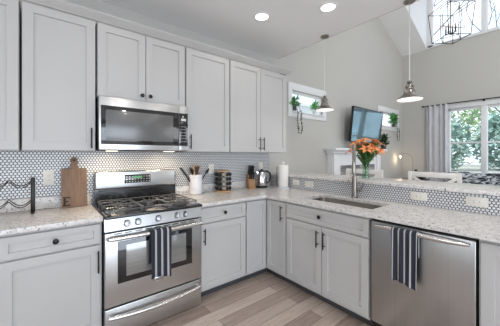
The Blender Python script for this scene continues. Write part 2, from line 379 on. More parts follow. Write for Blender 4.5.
# windows
def window_frame(n, facing, a0, a1, z0, z1, mull, rail, plane, cas=.09, fr=.045, sill=True):
    """facing 'Y' -> wall y=plane, axis X ; 'X' -> wall x=plane, axis Y"""
    if facing == 'Y': f = lambda b, u0, u1, d0, d1, q0, q1, bv=.003: b.box(u0, u1, plane+d0, plane+d1, q0, q1, bv)
    else: f = lambda b, u0, u1, d0, d1, q0, q1, bv=.003: b.box(plane+d0, plane+d1, u0, u1, q0, q1, bv)
    root = bpy.data.objects.new('window_%d' % n, None); C.objects.link(root); struct(root)
    b = MB()
    f(b, a0-cas, a1+cas, -.02, -.001, z1, z1+cas*1.25); f(b, a0-cas, a1+cas, -.02, -.001, z0-cas, z0)
    f(b, a0-cas, a0, -.02, -.001, z0, z1); f(b, a1, a1+cas, -.02, -.001, z0, z1)
    b.build('window_casing', M_WHITE, root)
    if sill: b = MB(); f(b, a0-.02, a1+.02, -.05, .10, z0-.022, z0); b.build('window_sill', M_WHITE, root)
    b = MB()
    f(b, a0, a1, .03, .11, z1-fr, z1); f(b, a0, a1, .03, .11, z0, z0+fr*.6); f(b, a0, a0+fr, .03, .11, z0, z1); f(b, a1-fr, a1, .03, .11, z0, z1)
    for m0, m1 in mull: f(b, m0, m1, -.005, .115, z0, z1)
    for r in rail: f(b, a0, a1, .05, .10, r-.018, r+.018)
    b.build('window_frame', M_WHITE, root)
    ed = [a0] + [x for m in mull for x in m] + [a1]
    for i in range(0, len(ed), 2):
        b = MB(); f(b, ed[i]+.02, ed[i+1]-.02, .072, .078, z0+.02, z1-.02, 0); b.build('window_pane', M_GLASS, root)
    return root
window_frame(1, 'Y', 2.99, 3.79, 2.04, 2.37, [], [], YW, fr=.028)
window_frame(2, 'Y', 5.96, 6.93, 2.04, 2.37, [], [], YW, fr=.028)
window_frame(3, 'X', FW['y0'], FW['y1'], FW['z0'], FW['z1'], [(1.035, 1.135), (.31, .41)], [1.63], XF, cas=.07, fr=.05)
window_frame(4, 'X', DW_['y0']+.002, DW_['y1']-.002, DW_['z0'], DW_['z1'], [(1.03, 1.13), (.36, .46)], [], XF, cas=.001, fr=.11)
window_frame(5, 'Y', -1.0, 2.2, 0, 2.3, [(.55, .65)], [], YB-.1, cas=.001)  # unseen garden doors, added to let daylight in behind the camera
struct(MB().box(XF-.018, XF-.001, YB, YW, 0, .12, .003).build('baseboard_far', M_WHITE))
struct(MB().box(XE, 3.7, YW-.018, YW-.001, 0, .12, .003).build('baseboard_back', M_WHITE))

# ------------------------------------------------------------------ cabinets (local frame: x right, y into the cabinet, z up, face plane y=0)
G = .0035
def pull(root, x, z0, z1, y=-.02, r=.0055):      # vertical bar pull
    b = MB(); b.cyl((x, y-.032, z0), (x, y-.032, z1), r, seg=12)
    for z in (z0+.025, z1-.025): b.cyl((x, y+.0005, z), (x, y-.032, z), r*.8, seg=10)
    return b.build('handle', M_BLACKM, root)
def knob(root, x, z, y=-.02):
    b = MB(); b.M = Matrix.Translation((x, y, z)) @ Matrix.Rotation(PI/2, 4, 'X')
    b.lathe([(.006, -.001), (.006, .012), (.010, .016), (.0165, .020), (.0175, .025), (.013, .030), (.003, .032)], seg=20, cap0=True, cap1=True)
    return b.build('knob', M_BLACKM, root)

def base_cab(name, label, loc, rz, w, depth, fronts, group=None, toe=True):
    t = thing(name, label, 'cabinet', loc, rz, group)
    b = MB()
    if toe: b.box(G, w-G, .001, depth, .092, .880)
    else:   # open-topped carcass that takes the sink
        b.slab([G, .02, w-.02, w-G], [.001, .02, depth-.02, depth], [(.02, w-.02, .02, depth-.02)], lambda x, y, s: (x, y, .69 if s == 0 else .880)); b.box(G, w-G, .001, depth, .092, .689)
    b.build('body', M_CAB, t)
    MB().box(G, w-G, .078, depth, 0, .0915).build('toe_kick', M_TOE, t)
    for f in fronts:
        k, x0, x1, z0, z1 = f[:5]
        d = MB().door(x0, x1, z0, z1, -.02, -.0005, fr=.057 if k != 'drawer' else .040).build('door' if k == 'door' else 'drawer', M_CAB, t)
        for h in f[5:]:
            if h[0] == 'knob': knob(d, h[1], h[2])
            else: pull(d, h[1], h[2], h[3])
    return t
YF = 2.0935; XFp = 1.9205       # carcass front planes; doors stand 20 mm proud
DT, DB = .862, .725             # drawer top and bottom
# left base, second one further left (cropped by the frame)
base_cab('base_cabinet', 'grey base cabinet left of the range, one drawer over one door', (-.232, YF, 0), 0, .548, .57,
         [('drawer', .016, .534, DB, DT, ('knob', .281, .795)), ('door', .016, .534, .115, DB-.012, ('pull', .518, .526, .680))])
base_cab('base_cabinet', 'grey base cabinet next beyond the left edge cabinet, mostly out of frame', (-.84, YF, 0), 0, .604, .57,
         [('drawer', .012, .592, DB, DT, ('knob', .302, .795)), ('door', .012, .592, .115, DB-.012, ('pull', .56, .526, .680))])
base_cab('base_cabinet', 'grey base cabinet right of the range, drawer with round knob over one door', (1.086, YF, 0), 0, .532, .57,
         [('drawer', .014, .520, DB, DT, ('knob', .262, .800)), ('door', .014, .520, .115, DB-.012, ('pull', .038, .535, .680))])
# corner cabinet with two doors at right angles
t = thing('corner_cabinet', 'grey corner base cabinet with two narrow doors meeting at right angles', 'cabinet', (1.62, YF, 0))
o_ = (1.62, YF, 0)
b = MB().prism([(1.622, YF), (XFp, YF), (XFp, 1.784), (2.528, 1.784), (2.528, YW-.01), (1.622, YW-.01)], .092, .880); b.build('body', M_CAB, t, off=o_)
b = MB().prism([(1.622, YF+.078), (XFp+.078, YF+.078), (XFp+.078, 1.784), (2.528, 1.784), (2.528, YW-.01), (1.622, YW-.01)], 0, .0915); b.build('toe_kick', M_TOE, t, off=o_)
MB().door(1.628, 1.897, .115, DT, YF-.02, YF-.0005, fr=.05).build('door', M_CAB, t, off=o_)
RP = lambda y: Matrix.Translation((XFp, y, 0)) @ Matrix.Rotation(-PI/2, 4, 'Z')
d = MB(RP(2.068)).door(0, .276, .115, DT, -.02, -.0005, fr=.05).build('door', M_CAB, t, off=o_)
b = MB(RP(2.068)); b.cyl((.236, -.052, .675), (.236, -.052, .832), .0055, seg=12)
for z in (.70, .807): b.cyl((.236, -.0195, z), (.236, -.052, z), .0045, seg=10)
b.build('handle', M_BLACKM, d, off=o_)
# sink base
t = base_cab('sink_base_cabinet', 'grey sink base cabinet with wide false drawer over two doors', (XFp, 1.781, 0), -PI/2, .852, .60,
     [('drawer', .008, .846, DB, DT, ('knob', .412, .800)), ('door', .008, .424, .115, DB-.012, ('pull', .392, .530, .680)),
      ('door', .431, .846, .115, DB-.012, ('pull', .463, .530, .680))], toe=False)
# cabinet right of the dishwasher
base_cab('base_cabinet', 'grey base cabinet right of the dishwasher', (XFp, .311, 0), -PI/2, .62, .60,
     [('door', .012, .61, .115, DT, ('pull', .54, .56, .71))])

# upper cabinets
YU = 2.3676
def upper(name, label, x0, x1, z0, doors, z1=2.425):
    t = thing(name, label, 'cabinet', (x0, YU, z0)); w = x1-x0; H = z1-z0
    MB().box(G, w-G, .001, YW-YU-.012, 0, H).build('body', M_CAB, t)
    for x, xx, hd in doors:
        d = MB().door(x-x0, xx-x0, .004, H-.008, -.02, -.0005, fr=.06).build('door', M_CAB, t)
        if hd is None: continue
        if hd[0] == 'k': knob(d, hd[1]-x0, hd[2]-z0)
        else: pull(d, hd[1]-x0, hd[2]-z0, hd[3]-z0)
    return t
ZU = 1.383
upper('upper_cabinet', 'grey wall cabinet at the upper left corner of the photo', -.62, -.141, ZU, [(-.612, -.147, ('p', -.58, 1.40, 1.56))])
upper('upper_cabinet', 'tall grey wall cabinet above the cutting board, left of the microwave', -.135, .312, ZU, [(-.129, .306, ('p', .278, 1.405, 1.565))])
upper('upper_cabinet', 'short grey two-door wall cabinet above the microwave', .316, 1.071, 1.822, [(.322, .692, ('k', .66, 1.875)), (.697, 1.066, ('k', .73, 1.875))])
upper('upper_cabinet', 'tall grey wall cabinet with single door right of the microwave', 1.075, 1.599, ZU, [(1.081, 1.594, ('p', 1.118, 1.41, 1.555))])
upper('upper_cabinet', 'wide grey two-door wall cabinet at the right end of the row', 1.603, 2.517, ZU,
      [(1.608, 2.056, ('p', 2.030, 1.41, 1.565)), (2.061, 2.512, ('p', 2.090, 1.41, 1.565))])
# crown moulding: profile swept along the front and round the right end
prof = [(0, 0), (-.006, 0), (-.008, .005), (-.024, .016), (-.040, .030), (-.052, .040), (-.056, .043), (-.056, .052), (0, .052)]
b = MB(); zc = 2.4265; rows = []
for d_, z_ in prof:
    rows.append([b.bm.verts.new((-.62, YU-.02+d_, zc+z_)), b.bm.verts.new((2.517-d_, YU-.02+d_, zc+z_)), b.bm.verts.new((2.517-d_, YW-.002, zc+z_))])
for A, B in zip(rows, rows[1:]+rows[:1]):
    for i in range(2): b.bm.faces.new((A[i], A[i+1], B[i+1], B[i]))
b.bm.faces.new([r[0] for r in rows]); b.bm.faces.new([r[2] for r in rows][::-1])
tag(b.build('crown_moulding', M_CAB, smooth=0), 'grey crown moulding running along the top of the wall cabinets', 'moulding')

# ------------------------------------------------------------------ worktops
SK = (2.045, 2.40, .975, 1.685)
b = MB().slab([1.084, 1.8716, SK[0], SK[1], XP-.001], [-.42, SK[2], SK[3], 2.0426, YW-.01], [(1.0, 1.8716, -1, 2.0426), SK], lambda x, y, s: (x, y, .884+.031*s))
b.bm.normal_update()
o = b.build('countertop', M_GRAN, smooth=0); tag(o, 'speckled granite L-shaped worktop with the sink cut into it', 'countertop')
mod = o.modifiers.new('bev', 'BEVEL'); mod.width = .003; mod.segments = 2; mod.limit_method = 'ANGLE'
o = MB().box(-.90, .314, 2.0426, YW-.01, .884, .915, .003).build('countertop', M_GRAN); tag(o, 'speckled granite worktop piece left of the range', 'countertop')
o = MB().box(-.90, .318, YW-.030, YW-.009, .9155, 1.010, .002).build('granite_upstand', M_GRAN); tag(o, 'low granite upstand behind the wine rack and cutting board', 'upstand')
o = MB().box(1.09, 2.505, YW-.030, YW-.009, .9155, 1.010, .002).build('granite_upstand', M_GRAN); tag(o, 'low granite upstand behind the utensil crock and knife block', 'upstand')
o = MB().box(2.50, 3.03, -.42, YW-.003, 1.0595, 1.09, .004).build('granite_bar_counter', M_GRAN); tag(o, 'raised granite bar counter running behind the sink', 'counter')

# sink
t = thing('kitchen_sink', 'undermount stainless steel sink basin in the granite worktop', 'sink', (2.2, 1.33, .70))
b = MB(); x0, x1, y0, y1 = SK
def rr(x0, x1, y0, y1, r, n=5):
    P = []
    for cx, cy, a in ((x1-r, y1-r, 0), (x0+r, y1-r, PI/2), (x0+r, y0+r, PI), (x1-r, y0+r, 1.5*PI)):
        for k in range(n+1): P.append((cx+r*math.cos(a+PI/2*k/n), cy+r*math.sin(a+PI/2*k/n)))
    return P
lv = [(-.010, .883, .05), (0.0, .883, .045), (.004, .876, .045), (.012, .735, .05), (.045, .700, .05), (.12, .697, .05)]
R_ = [[b.bm.verts.new((x, y, z)) for x, y in rr(x0+i, x1-i, y0+i, y1-i, r)] for i, z, r in lv]
for A, B in zip(R_, R_[1:]):
    for k in range(len(A)): b.bm.faces.new((A[k], A[(k+1) % len(A)], B[(k+1) % len(A)], B[k]))
b.bm.faces.new(R_[-1])
ob = b.build('basin', pm('sink_steel', (.20, .195, .185), .36, 1, var=.05), t, off=(2.2, 1.33, .70)); md = ob.modifiers.new('s', 'SOLIDIFY'); md.thickness = .0015; md.offset = 1
MB().lathe([(.045, .7005), (.04, .703), (.02, .7015), (.004, .7025)], (2.24, 1.33, 0), 24, False, True).build('drain', M_CHROME, t, off=(2.2, 1.33, .70))

# faucet: spring pull-down, spout turned towards the room
F = Vector((2.445, 1.345, .9152)); t = thing('faucet', 'tall brushed nickel spring faucet standing behind the sink', 'faucet', F)
MB().lathe([(.034, 0), (.034, .008), (.027, .013), (.026, .03), (.025, .20), (.020, .206), (.020, .225)], seg=24, cap0=True, cap1=True).build('body', M_NICKEL, t)
dv = Vector((-.90, -.44, 0)).normalized()
arc = [Vector((0, 0, .225)), Vector((0, 0, .42))] + [dv*(.075*(1-math.cos(a))) + Vector((0, 0, .42+.115*math.sin(a))) for a in [PI*k/14 for k in range(1, 15)]] + [dv*.15+Vector((0, 0, .36))]
dense = []
for i in range(len(arc)-1):
    n_ = max(1, int((arc[i+1]-arc[i]).length/.004))
    for k in range(n_): dense.append(arc[i].lerp(arc[i+1], k/n_))
MB().tube(dense, [.0125+.0026*math.cos(i*2*PI/2.5) for i in range(len(dense))], 12).build('spring_hose', M_NICKEL, t)
b = MB(); p = dv*.15; b.cyl(p+Vector((0, 0, .365)), p+Vector((0, 0, .26)), .015, .018, 18); b.cyl(p+Vector((0, 0, .262)), p+Vector((0, 0, .25)), .021, .019, 18); b.build('spray_head', M_NICKEL, t)
b = MB(); b.box(-.005, .135, -.006, .006, .29, .305, .002, M=Matrix.Rotation(math.atan2(dv.y, dv.x), 4, 'Z')); b.cyl((0, 0, .28), (0, 0, .315), .0155, seg=16); b.build('holder_arm', M_NICKEL, t)
b = MB(); b.cyl((0, 0, .085), (.01, -.065, .085), .017, seg=16); b.tube([(.01, -.058, .085), (.012, -.070, .11), (.014, -.085, .165)], [.009, .008, .007], 10); b.build('lever', M_NICKEL, t)

# ------------------------------------------------------------------ range
RX0, RX1, RY = .3205, 1.0795, 2.035
t = thing('gas_range', 'freestanding stainless steel gas range with black cooktop', 'range', ((RX0+RX1)/2, 2.36, 0))
O = (((RX0+RX1)/2, 2.36, 0))
P_ = lambda b, n, m, par=None: b.build(n, m, par or t, off=O)
P_(MB().box(RX0, RX1, 2.075, 2.63, .02, .893), 'body', M_BLACK)
b = MB()
b.box(RX0, RX1, 2.012, 2.64, .894, .918, .008, 3)
P_(b, 'cooktop', M_ENAMEL)
b = MB().prism([(2.044, .893), (2.075, .893), (2.075, .806), (2.026, .806)], RX0, RX1, M=Matrix(((0, 0, 1, 0), (1, 0, 0, 0), (0, 1, 0, 0), (0, 0, 0, 1))))
cp = P_(b, 'control_panel', M_STEEL)
for x in (.467, .544, .697, .852, .925):
    b = MB(Matrix.Translation((x, 2.0375, .846)) @ Matrix.Rotation(PI/2-.2, 4, 'X'))
    b.lathe([(.026, -.006), (.026, .004), (.021, .007), (.0195, .026), (.017, .030), (.002, .031)], seg=24, cap0=True, cap1=True)
    b.box(-.0045, .0045, -.019, .019, .026, .037, .002)
    k = P_(b, 'knob', pm('knob_satin_metal', (.50, .51, .54), .25, 1, var=.03)); k.parent = cp
# door
b = MB().box(RX0+.002, RX1-.002, RY, 2.074, .258, .792, .006, 3); dr = P_(b, 'oven_door', M_STEEL)
b = MB().box(.405, .990, RY-.004, RY+.002, .415, .722, .003); P_(b, 'window_surround', M_BGLASS, dr)
b = MB().box(.462, .933, RY-.0055, RY-.0035, .458, .690, .001); P_(b, 'window_glass', M_OVEN, dr)
b = MB()
for i in range(9): b.box(RX0+.06+i*.072, RX0+.112+i*.072, RY-.0008, RY+.002, .776, .784)
P_(b, 'vent_slots', M_BLACK, dr)
def bow(x0, x1, z, y, r, sag=0, outp=.012):
    pts = []
    for k in range(25):
        s = k/24; e = 1-(2*s-1)**2
        pts.append((x0+(x1-x0)*s, y-outp*e, z-sag*e))
    return pts
b = MB(); b.tube([(.342, RY+.002, .757), (.340, RY-.025, .757)] + bow(.350, 1.050, .757, RY-.043, .013) + [(1.060, RY-.025, .757), (1.058, RY+.002, .757)], [.012, .014]+[.0165]*25+[.014, .012], 14); P_(b, 'handle', M_HAND, dr)
b = MB().box(.672, .740, RY-.003, RY+.001, .352, .382, .002); bd = P_(b, 'badge', M_CHROME, dr)
b = MB().box(.678, .734, RY-.0036, RY-.0025, .358, .376, .001); P_(b, 'badge_field', pm('badge_grey', (.25, .25, .26), .4, .6, var=.05), bd)
b = MB().box(RX0+.002, RX1-.002, RY, 2.074, .022, .247, .006, 3); dw = P_(b, 'storage_drawer', M_STEEL)
b = MB(); b.tube([(.350, RY+.002, .195)] + bow(.352, 1.048, .197, RY-.030, .013, sag=.014, outp=.02) + [(1.050, RY+.002, .195)], [.010]+[.016]*25+[.010], 14); P_(b, 'drawer_handle', M_HAND, dw)
# backguard
b = MB().box(.336, 1.084-.010, 2.60, 2.648, 1.040, 1.202, .014, 4); bgd = P_(b, 'backguard', M_STEEL)
P_(MB().box(.336, 1.074, 2.606, 2.646, .918, 1.040), 'rear_riser', M_ENAMEL)
P_(MB().box(.36, 1.05, 2.600, 2.607, 1.024, 1.034), 'vent_slot', M_BLACK)
# display placed on backguard
b = MB().box(.575, .815, 2.5965, 2.601, 1.085, 1.165, .002); dp = P_(b, 'display', M_BGLASS, bgd)
b = MB().box(.655, .735, 2.5955, 2.597, 1.128, 1.152); P_(b, 'clock_readout', pm('green_readout', (.02, .08, .03), .3, emit=(.25, .7, .3), estr=.35, var=.02), dp)
b = MB()
for i in range(9):
    for j in range(3):
        x = .588+i*.026; z = 1.094+j*.024
        if 2 < i < 6 and j == 2: continue
        b.box(x, x+.012, 2.5958, 2.597, z, z+.006)
P_(b, 'button_marks', pm('button_print', (.5, .5, .52), .5, var=.05), dp)
# burners and grates
bc = [(.475, 2.165, .042), (.475, 2.44, .034), (.70, 2.30, .036), (.925, 2.165, .05), (.925, 2.44, .036)]
for x, y, r in bc:
    b = MB().lathe([(r*1.25, .917), (r*1.2, .922), (r, .924), (r, .931), (r*.9, .936), (.003, .937)], (x, y, 0), 24, True, True); P_(b, 'burner', M_IRON)
def grate(x0, x1, cs):
    b = MB(); y0, y1 = 2.055, 2.565; z = .946; r = .0055
    b.tube([(x, y, z) for x, y in rr(x0, x1, y0, y1, .018, 3)], r, 8, closed=True)
    for x, y in ((x0+.01, y0+.01), (x1-.01, y0+.01), (x0+.01, y1-.01), (x1-.01, y1-.01), (x0, (y0+y1)/2), (x1, (y0+y1)/2)): b.cyl((x, y, .916), (x, y, z), .006, seg=8)
    b.tube([(x0, (y0+y1)/2, z), (x1, (y0+y1)/2, z)], r, 8)
    for cx, cy in cs:
        b.tube([(cx+.062*math.cos(2*PI*k/24), cy+.062*math.sin(2*PI*k/24), z) for k in range(24)], .0045, 8, closed=True)
        for k in range(4):
            a = PI*k/2; p0 = (cx+.030*math.cos(a), cy+.030*math.sin(a), z+.002)
            ex = (x1 if k == 0 else x0) if k in (0, 2) else cx
            ey = cy if k in (0, 2) else (min(y1, cy+.13) if k == 1 else max(y0, cy-.11))
            b.tube([p0, (ex, ey, z)], .0048, 8)
    return P_(b, 'grate', M_IRON)
grate(.350, .590, [(.475, 2.165), (.475, 2.44)])
grate(.600, .800, [(.70, 2.30)])
grate(.810, 1.050, [(.925, 2.165), (.925, 2.44)])
for x in (RX0+.05, RX1-.05):
    for y in (2.2, 2.55): P_(MB().cyl((x, y, 0), (x, y, .0195), .018, seg=12), 'levelling_foot', M_BLACK)

# towels
def towel(name, label, M, w, zt, zf, zb, mat, waves, bar_r=.0215):
    """hangs over a bar along local x at y=0,z=zt; front is -y"""
    b = MB(M); nx = 36; path = []
    for k in range(18): path.append((-bar_r-.002, zf+(zt-zf)*k/17))
    for k in range(1, 9): a = PI*k/9; path.append((-bar_r*math.cos(a)-.002*math.cos(a), zt+bar_r*math.sin(a)))
    for k in range(12): path.append((bar_r*.9, zt-(zt-zb)*k/11))
    V = []
    for i in range(nx+1):
        u = i/nx; row = []
        for j, (y, z) in enumerate(path):
            drop = max(0, (zt-z)/(zt-zf)) if y < 0 else 0
            yy = y-(.0035+.010*drop)*(.5+.5*math.sin(u*waves*2*PI+.6))*(1 if y < 0 else 0)
            zz = z + (.012*math.sin(u*PI*1.3+.4)*drop if j < 3 else 0)
            row.append(b.bm.verts.new(((u-.5)*w*(1-.05*drop), yy, zz)))
        V.append(row)
    for i in range(nx):
        for j in range(len(path)-1): b.bm.faces.new((V[i][j], V[i][j+1], V[i+1][j+1], V[i+1][j]))
    bmesh.ops.transform(b.bm, matrix=M, verts=b.bm.verts[:])
    b.M = Matrix(); o = b.build(name, mat, smooth=60, off=M.translation)
    md = o.modifiers.new('s', 'SOLIDIFY'); md.thickness = .003; md.offset = 1
    return tag(o, label, 'towel')
towel('dish_towel', 'dark towel with pale stripes folded over the oven door handle', Matrix.Translation((.694, RY-.0545, .757)), .160, 0, -.345, -.24,
      stripe_mat('towel_stripes_range', 0, -.083, .047, .27, phase=.012), 3.5)

# microwave
t = thing('microwave_oven', 'stainless over-the-range microwave with dark glass door', 'microwave', (.693, 2.45, 1.387)); O = (.693, 2.45, 1.387)
P_(MB().box(.320, 1.070, 2.31, 2.66, 1.387, 1.8185, .003), 'body', M_BLACK)
P_(MB().box(.320, .972, 2.272, 2.309, 1.392, 1.8175, .006, 3), 'door', M_STEEL)
P_(MB().box(.9735, 1.070, 2.272, 2.309, 1.392, 1.8175, .006, 3), 'control_panel', M_STEEL)
P_(MB().box(.333, .968, 2.2675, 2.2725, 1.437, 1.745, .002), 'door_glass', M_BGLASS)
P_(MB().box(.366, .915, 2.2665, 2.2678, 1.470, 1.712, .001), 'window', M_MWGL)
P_(MB().box(.975, 1.060, 2.2675, 2.2725, 1.437, 1.745, .002), 'keypad', M_BGLASS)
P_(MB().box(.990, 1.040, 2.2665, 2.2677, 1.672, 1.695), 'display', pm('pale_readout', (.5, .52, .48), .3, emit=(.7, .75, .6), estr=.25, var=.02))
b = MB()
for i in range(4):
    for j in range(6): b.box(.988+i*.015, .998+i*.015, 2.2668, 2.2677, 1.475+j*.028, 1.483+j*.028)
P_(b, 'button_marks', pm('button_print2', (.3, .3, .31), .5, var=.05))
hl = P_(MB().box(.95, .975, 2.262, 2.268, 1.60, 1.606), 'door_latch_mark', M_BLACK)
P_(MB().box(.40, .48, 2.40, 2.48, 1.3845, 1.3868), 'cooktop_lamp_lens', M_BULBW)
P_(MB().box(.90, .98, 2.40, 2.48, 1.3845, 1.3868), 'cooktop_lamp_lens', M_BULBW)
for x in (.44, .94):
    a = area('cooktop_lamp', (x-.693, 2.44-2.45, 1.376-1.387), (0, 0, 0), .07, .07, 1.5, (1, .80, .55), t)

# dishwasher
t = thing('dishwasher', 'stainless steel dishwasher under the worktop', 'dishwasher', (1.92, .615, 0)); O = (1.92, .615, 0)
P_(MB().box(1.93, 2.50, .316, .918, .02, .875), 'body', M_BLACK)
P_(MB().box(1.897, 1.929, .318, .912, .115, .862, .006, 3), 'door', pm('dishwasher_steel', (.47, .478, .485), .30, 1, bump=.03, bscale=40, stretch=(1, 14, .05), var=.05, vscale=20))
P_(MB().box(1.955, 1.975, .312, .918, 0, .110), 'toe_panel', M_BLACK)
b = MB(); pts = [(1.8975, .880, .838)]
for k in range(25):
    s = k/24; e = 1-(2*s-1)**2; pts.append((1.872-.012*e, .868-.520*s, .838))
pts.append((1.8975, .340, .838))
b.tube(pts, [.007]+[.010+.008*min(1, 5*min(k/24, 1-k/24)) for k in range(25)]+[.007], 14); P_(b, 'handle', M_HAND)
towel('dish_towel', 'dark towel with pale stripes hanging from the dishwasher handle', Matrix.Translation((1.8585, .668, .838)) @ Matrix.Rotation(-PI/2, 4, 'Z'), .155, 0, -.340, -.15,
      stripe_mat('towel_stripes_dishwasher', 1, -.077, .036, .24, phase=.004), 3.0, bar_r=.021)

# ------------------------------------------------------------------ outlets
def outlet(label, M, w, h, gangs, n='wall_outlet'):
    t = thing(n, label, 'outlet', M.translation); R = M.to_3x3().to_4x4()
    MB(R).box(-w/2, w/2, -.006, 0, -h/2, h/2, .002).build('plate', M_PLATE, t)
    for g in gangs:
        b = MB(R)
        b.box(g[0]-.016, g[0]+.016, -.0085, -.006, g[1]-.030, g[1]+.030, .001) if g[2] == 'v' else b.box(g[0]-.030, g[0]+.030, -.0085, -.006, g[1]-.016, g[1]+.016, .001)
        rc = b.build('receptacle', M_PLATE, t)
        for s in (-1, 1):
            cx, cz = (g[0], g[1]+s*.016) if g[2] == 'v' else (g[0]+s*.016, g[1])
            for q in (-.005, .005):
                c = MB(R)
                if g[2] == 'v': c.box(cx+q-.001, cx+q+.001, -.0092, -.0083, cz-.004, cz+.004)
                else: c.box(cx-.004, cx+.004, -.0092, -.0083, cz+q-.001, cz+q+.001)
                c.build('slot', M_SLOT, rc)
    return t
TY = lambda x, z: Matrix.Translation((x, YW-.0085, z)); TX = lambda y, z: Matrix.Translation((XP-.0005, y, z)) @ Matrix.Rotation(-PI/2, 4, 'Z')
outlet('white outlet plate on the tile between wine rack and cutting board', TY(.018, 1.163), .074, .118, [(0, 0, 'v')])
outlet('white outlet plate on the tile above the spice rack and utensil crock', TY(1.548, 1.183), .074, .118, [(0, 0, 'v')])
outlet('white outlet plate on the tile behind the kettle', TY(2.335, 1.19), .074, .118, [(0, 0, 'v')])
outlet('cream outlet plate on the bar wall nearest the paper towels', TX(2.19, .997), .112, .072, [(0, 0, 'h')])
outlet('cream double outlet plate on the bar wall between paper towels and faucet', TX(1.98, .993), .125, .080, [(-.03, 0, 'v'), (.03, 0, 'v')])
outlet('cream outlet plate on the bar wall above the dishwasher towel', TX(.800, .993), .128, .072, [(0, 0, 'h')])
outlet('cream outlet plate on the bar wall at the right edge of the photo', TX(.418, 1.0), .128, .072, [(0, 0, 'h')])

# ------------------------------------------------------------------ counter items
ZT = .9155
# wine rack
t = thing('wine_rack', 'black metal wine rack with wavy bottle rests at the left end', 'wine rack', (-.18, 2.55, ZT))
for x in (.102, -.33): MB().box(x-.013, x+.013, -.016, .016, 0, .264, .003).build('post', M_BLACKM, t)
for zz in (.258, .112):
    for yy, dz, in ((-.012, -.012), (.012, .0)):
        pts = []
        for k in range(61):
            x = .102-.432*k/60; ph = (.102-x)/.134
            pts.append((x, yy, zz+dz-.056*abs(math.sin(PI*ph))**.85))
        MB().tube(pts, .0032, 8).build('bottle_rest', M_BLACKM, t)
for x in (.102, -.33): MB().box(x-.010, x+.010, -.07, .07, 0, .006, .002).build('foot', M_BLACKM, t)
# cutting board leaning on the wall
lean = math.atan2(.058, .42)
t = thing('cutting_board', 'wooden cutting board with handle leaning on the tile', 'cutting board', (.188, 2.583, ZT)); t.rotation_euler = (-lean, 0, 0)
P = [(-.089, 0), (.089, 0), (.089, .315), (.084, .322), (.034, .324), (.026, .334), (.024, .350), (.024, .405), (.014, .418), (-.014, .418), (-.024, .405), (-.024, .350), (-.026, .334), (-.034, .324), (-.084, .322), (-.089, .315)]
b = MB().prism(P, -.018, 0, M=RX)
bo = b.build('board', M_WOOD, t); md = bo.modifiers.new('b', 'BEVEL'); md.width = .002; md.segments = 2
MB().cyl((0, -.0195, .392), (0, .0005, .392), .009, seg=16).build('hanging_hole', M_BLACK, t)
b = MB(); ex, ez = -.078, .014     # serif letter E
b.box(ex, ex+.016, -.0195, -.0178, ez, ez+.072)
for z, l in ((0, .044), (.032, .034), (.066, .044)): b.box(ex-.005 if z != .032 else ex, ex+l, -.0195, -.0178, ez+z, ez+z+.009)
for z in (0, .054): b.box(ex+.039, ex+.045, -.0195, -.0178, ez+z, ez+z+.018)
b.box(ex+.03, ex+.034, -.0195, -.0178, ez+.026, ez+.044)
b.build('letter_mark', pm('burned_letter', (.02, .014, .01), .7, var=.1), t)

# crock and utensils
CK = (1.303, 2.585, ZT)
t = thing('utensil_crock', 'white cylindrical ceramic crock holding cooking utensils', 'crock', CK)
b = MB().lathe([(.062, 0), (.068, .004), (.070, .012), (.0705, .19), (.074, .192), (.074, .212), (.070, .218), (.064, .214), (.063, .02), (.002, .016)], seg=40, cap0=True, cap1=True)
b.build('crock_body', M_CERAM, t)
b = MB()
for z in (.175, .06): b.lathe([(.0704, z-.002), (.0722, z), (.0704, z+.002)], seg=40)
b.build('ridges', M_CERAM, t)
def utensil(name, label, a, tilt, L, kind, mat, r0=.03):
    """stands in the crock, leaning outwards at azimuth a"""
    base = Vector(CK) + Vector((-math.cos(a)*.02, -math.sin(a)*.02, .022)); o = thing(name, label, 'utensil', base)
    o.rotation_euler = (0, tilt, a)
    MB().tube([(0, 0, 0), (0, 0, L*.72)], [.007, .008], 10).build('handle', mat, o)
    if kind == 'spoon': b = MB().sph((0, 0, L*.86), .03, 16, 10, (.35, .85, 1.35))
    elif kind == 'spatula': b = MB().box(-.003, .003, -.038, .038, L*.70, L, .0015); b.box(-.004, .004, -.010, .010, L*.66, L*.74, .002)
    elif kind == 'turner':
        b = MB()
        for i in range(4): b.box(-.002, .002, -.034+i*.019, -.024+i*.019, L*.72, L*.97)
        b.box(-.002, .002, -.034, .033, L*.95, L, .001); b.box(-.002, .002, -.034, .033, L*.70, L*.75, .001)
    else: b = MB().lathe([(.006, L*.70), (.012, L*.74), (.024, L*.82), (.026, L*.90), (.016, L*.97), (.003, L)], seg=14, cap0=True, cap1=True)
    b.build('head', mat, o); return o
utensil('slotted_turner', 'black slotted turner leaning left out of the white crock', PI, .62, .34, 'turner', M_BLACK)
utensil('wooden_spoon', 'wooden spoon standing upright in the white crock', 2.6, .16, .325, 'spoon', M_WOODL)
utensil('spatula', 'black spatula in the middle of the crock', .9, .10, .29, 'spatula', M_BLACK)
utensil('wooden_spatula', 'flat wooden spatula on the right in the white crock', -.4, .22, .32, 'spatula', M_WOODL)
utensil('ladle', 'black ladle leaning far right out of the white crock', 0, .62, .325, 'spoon', M_BLACK)
utensil('pasta_spoon', 'black spoon leaning back left in the white crock', 2.2, .30, .29, 'spoon', M_BLACK)

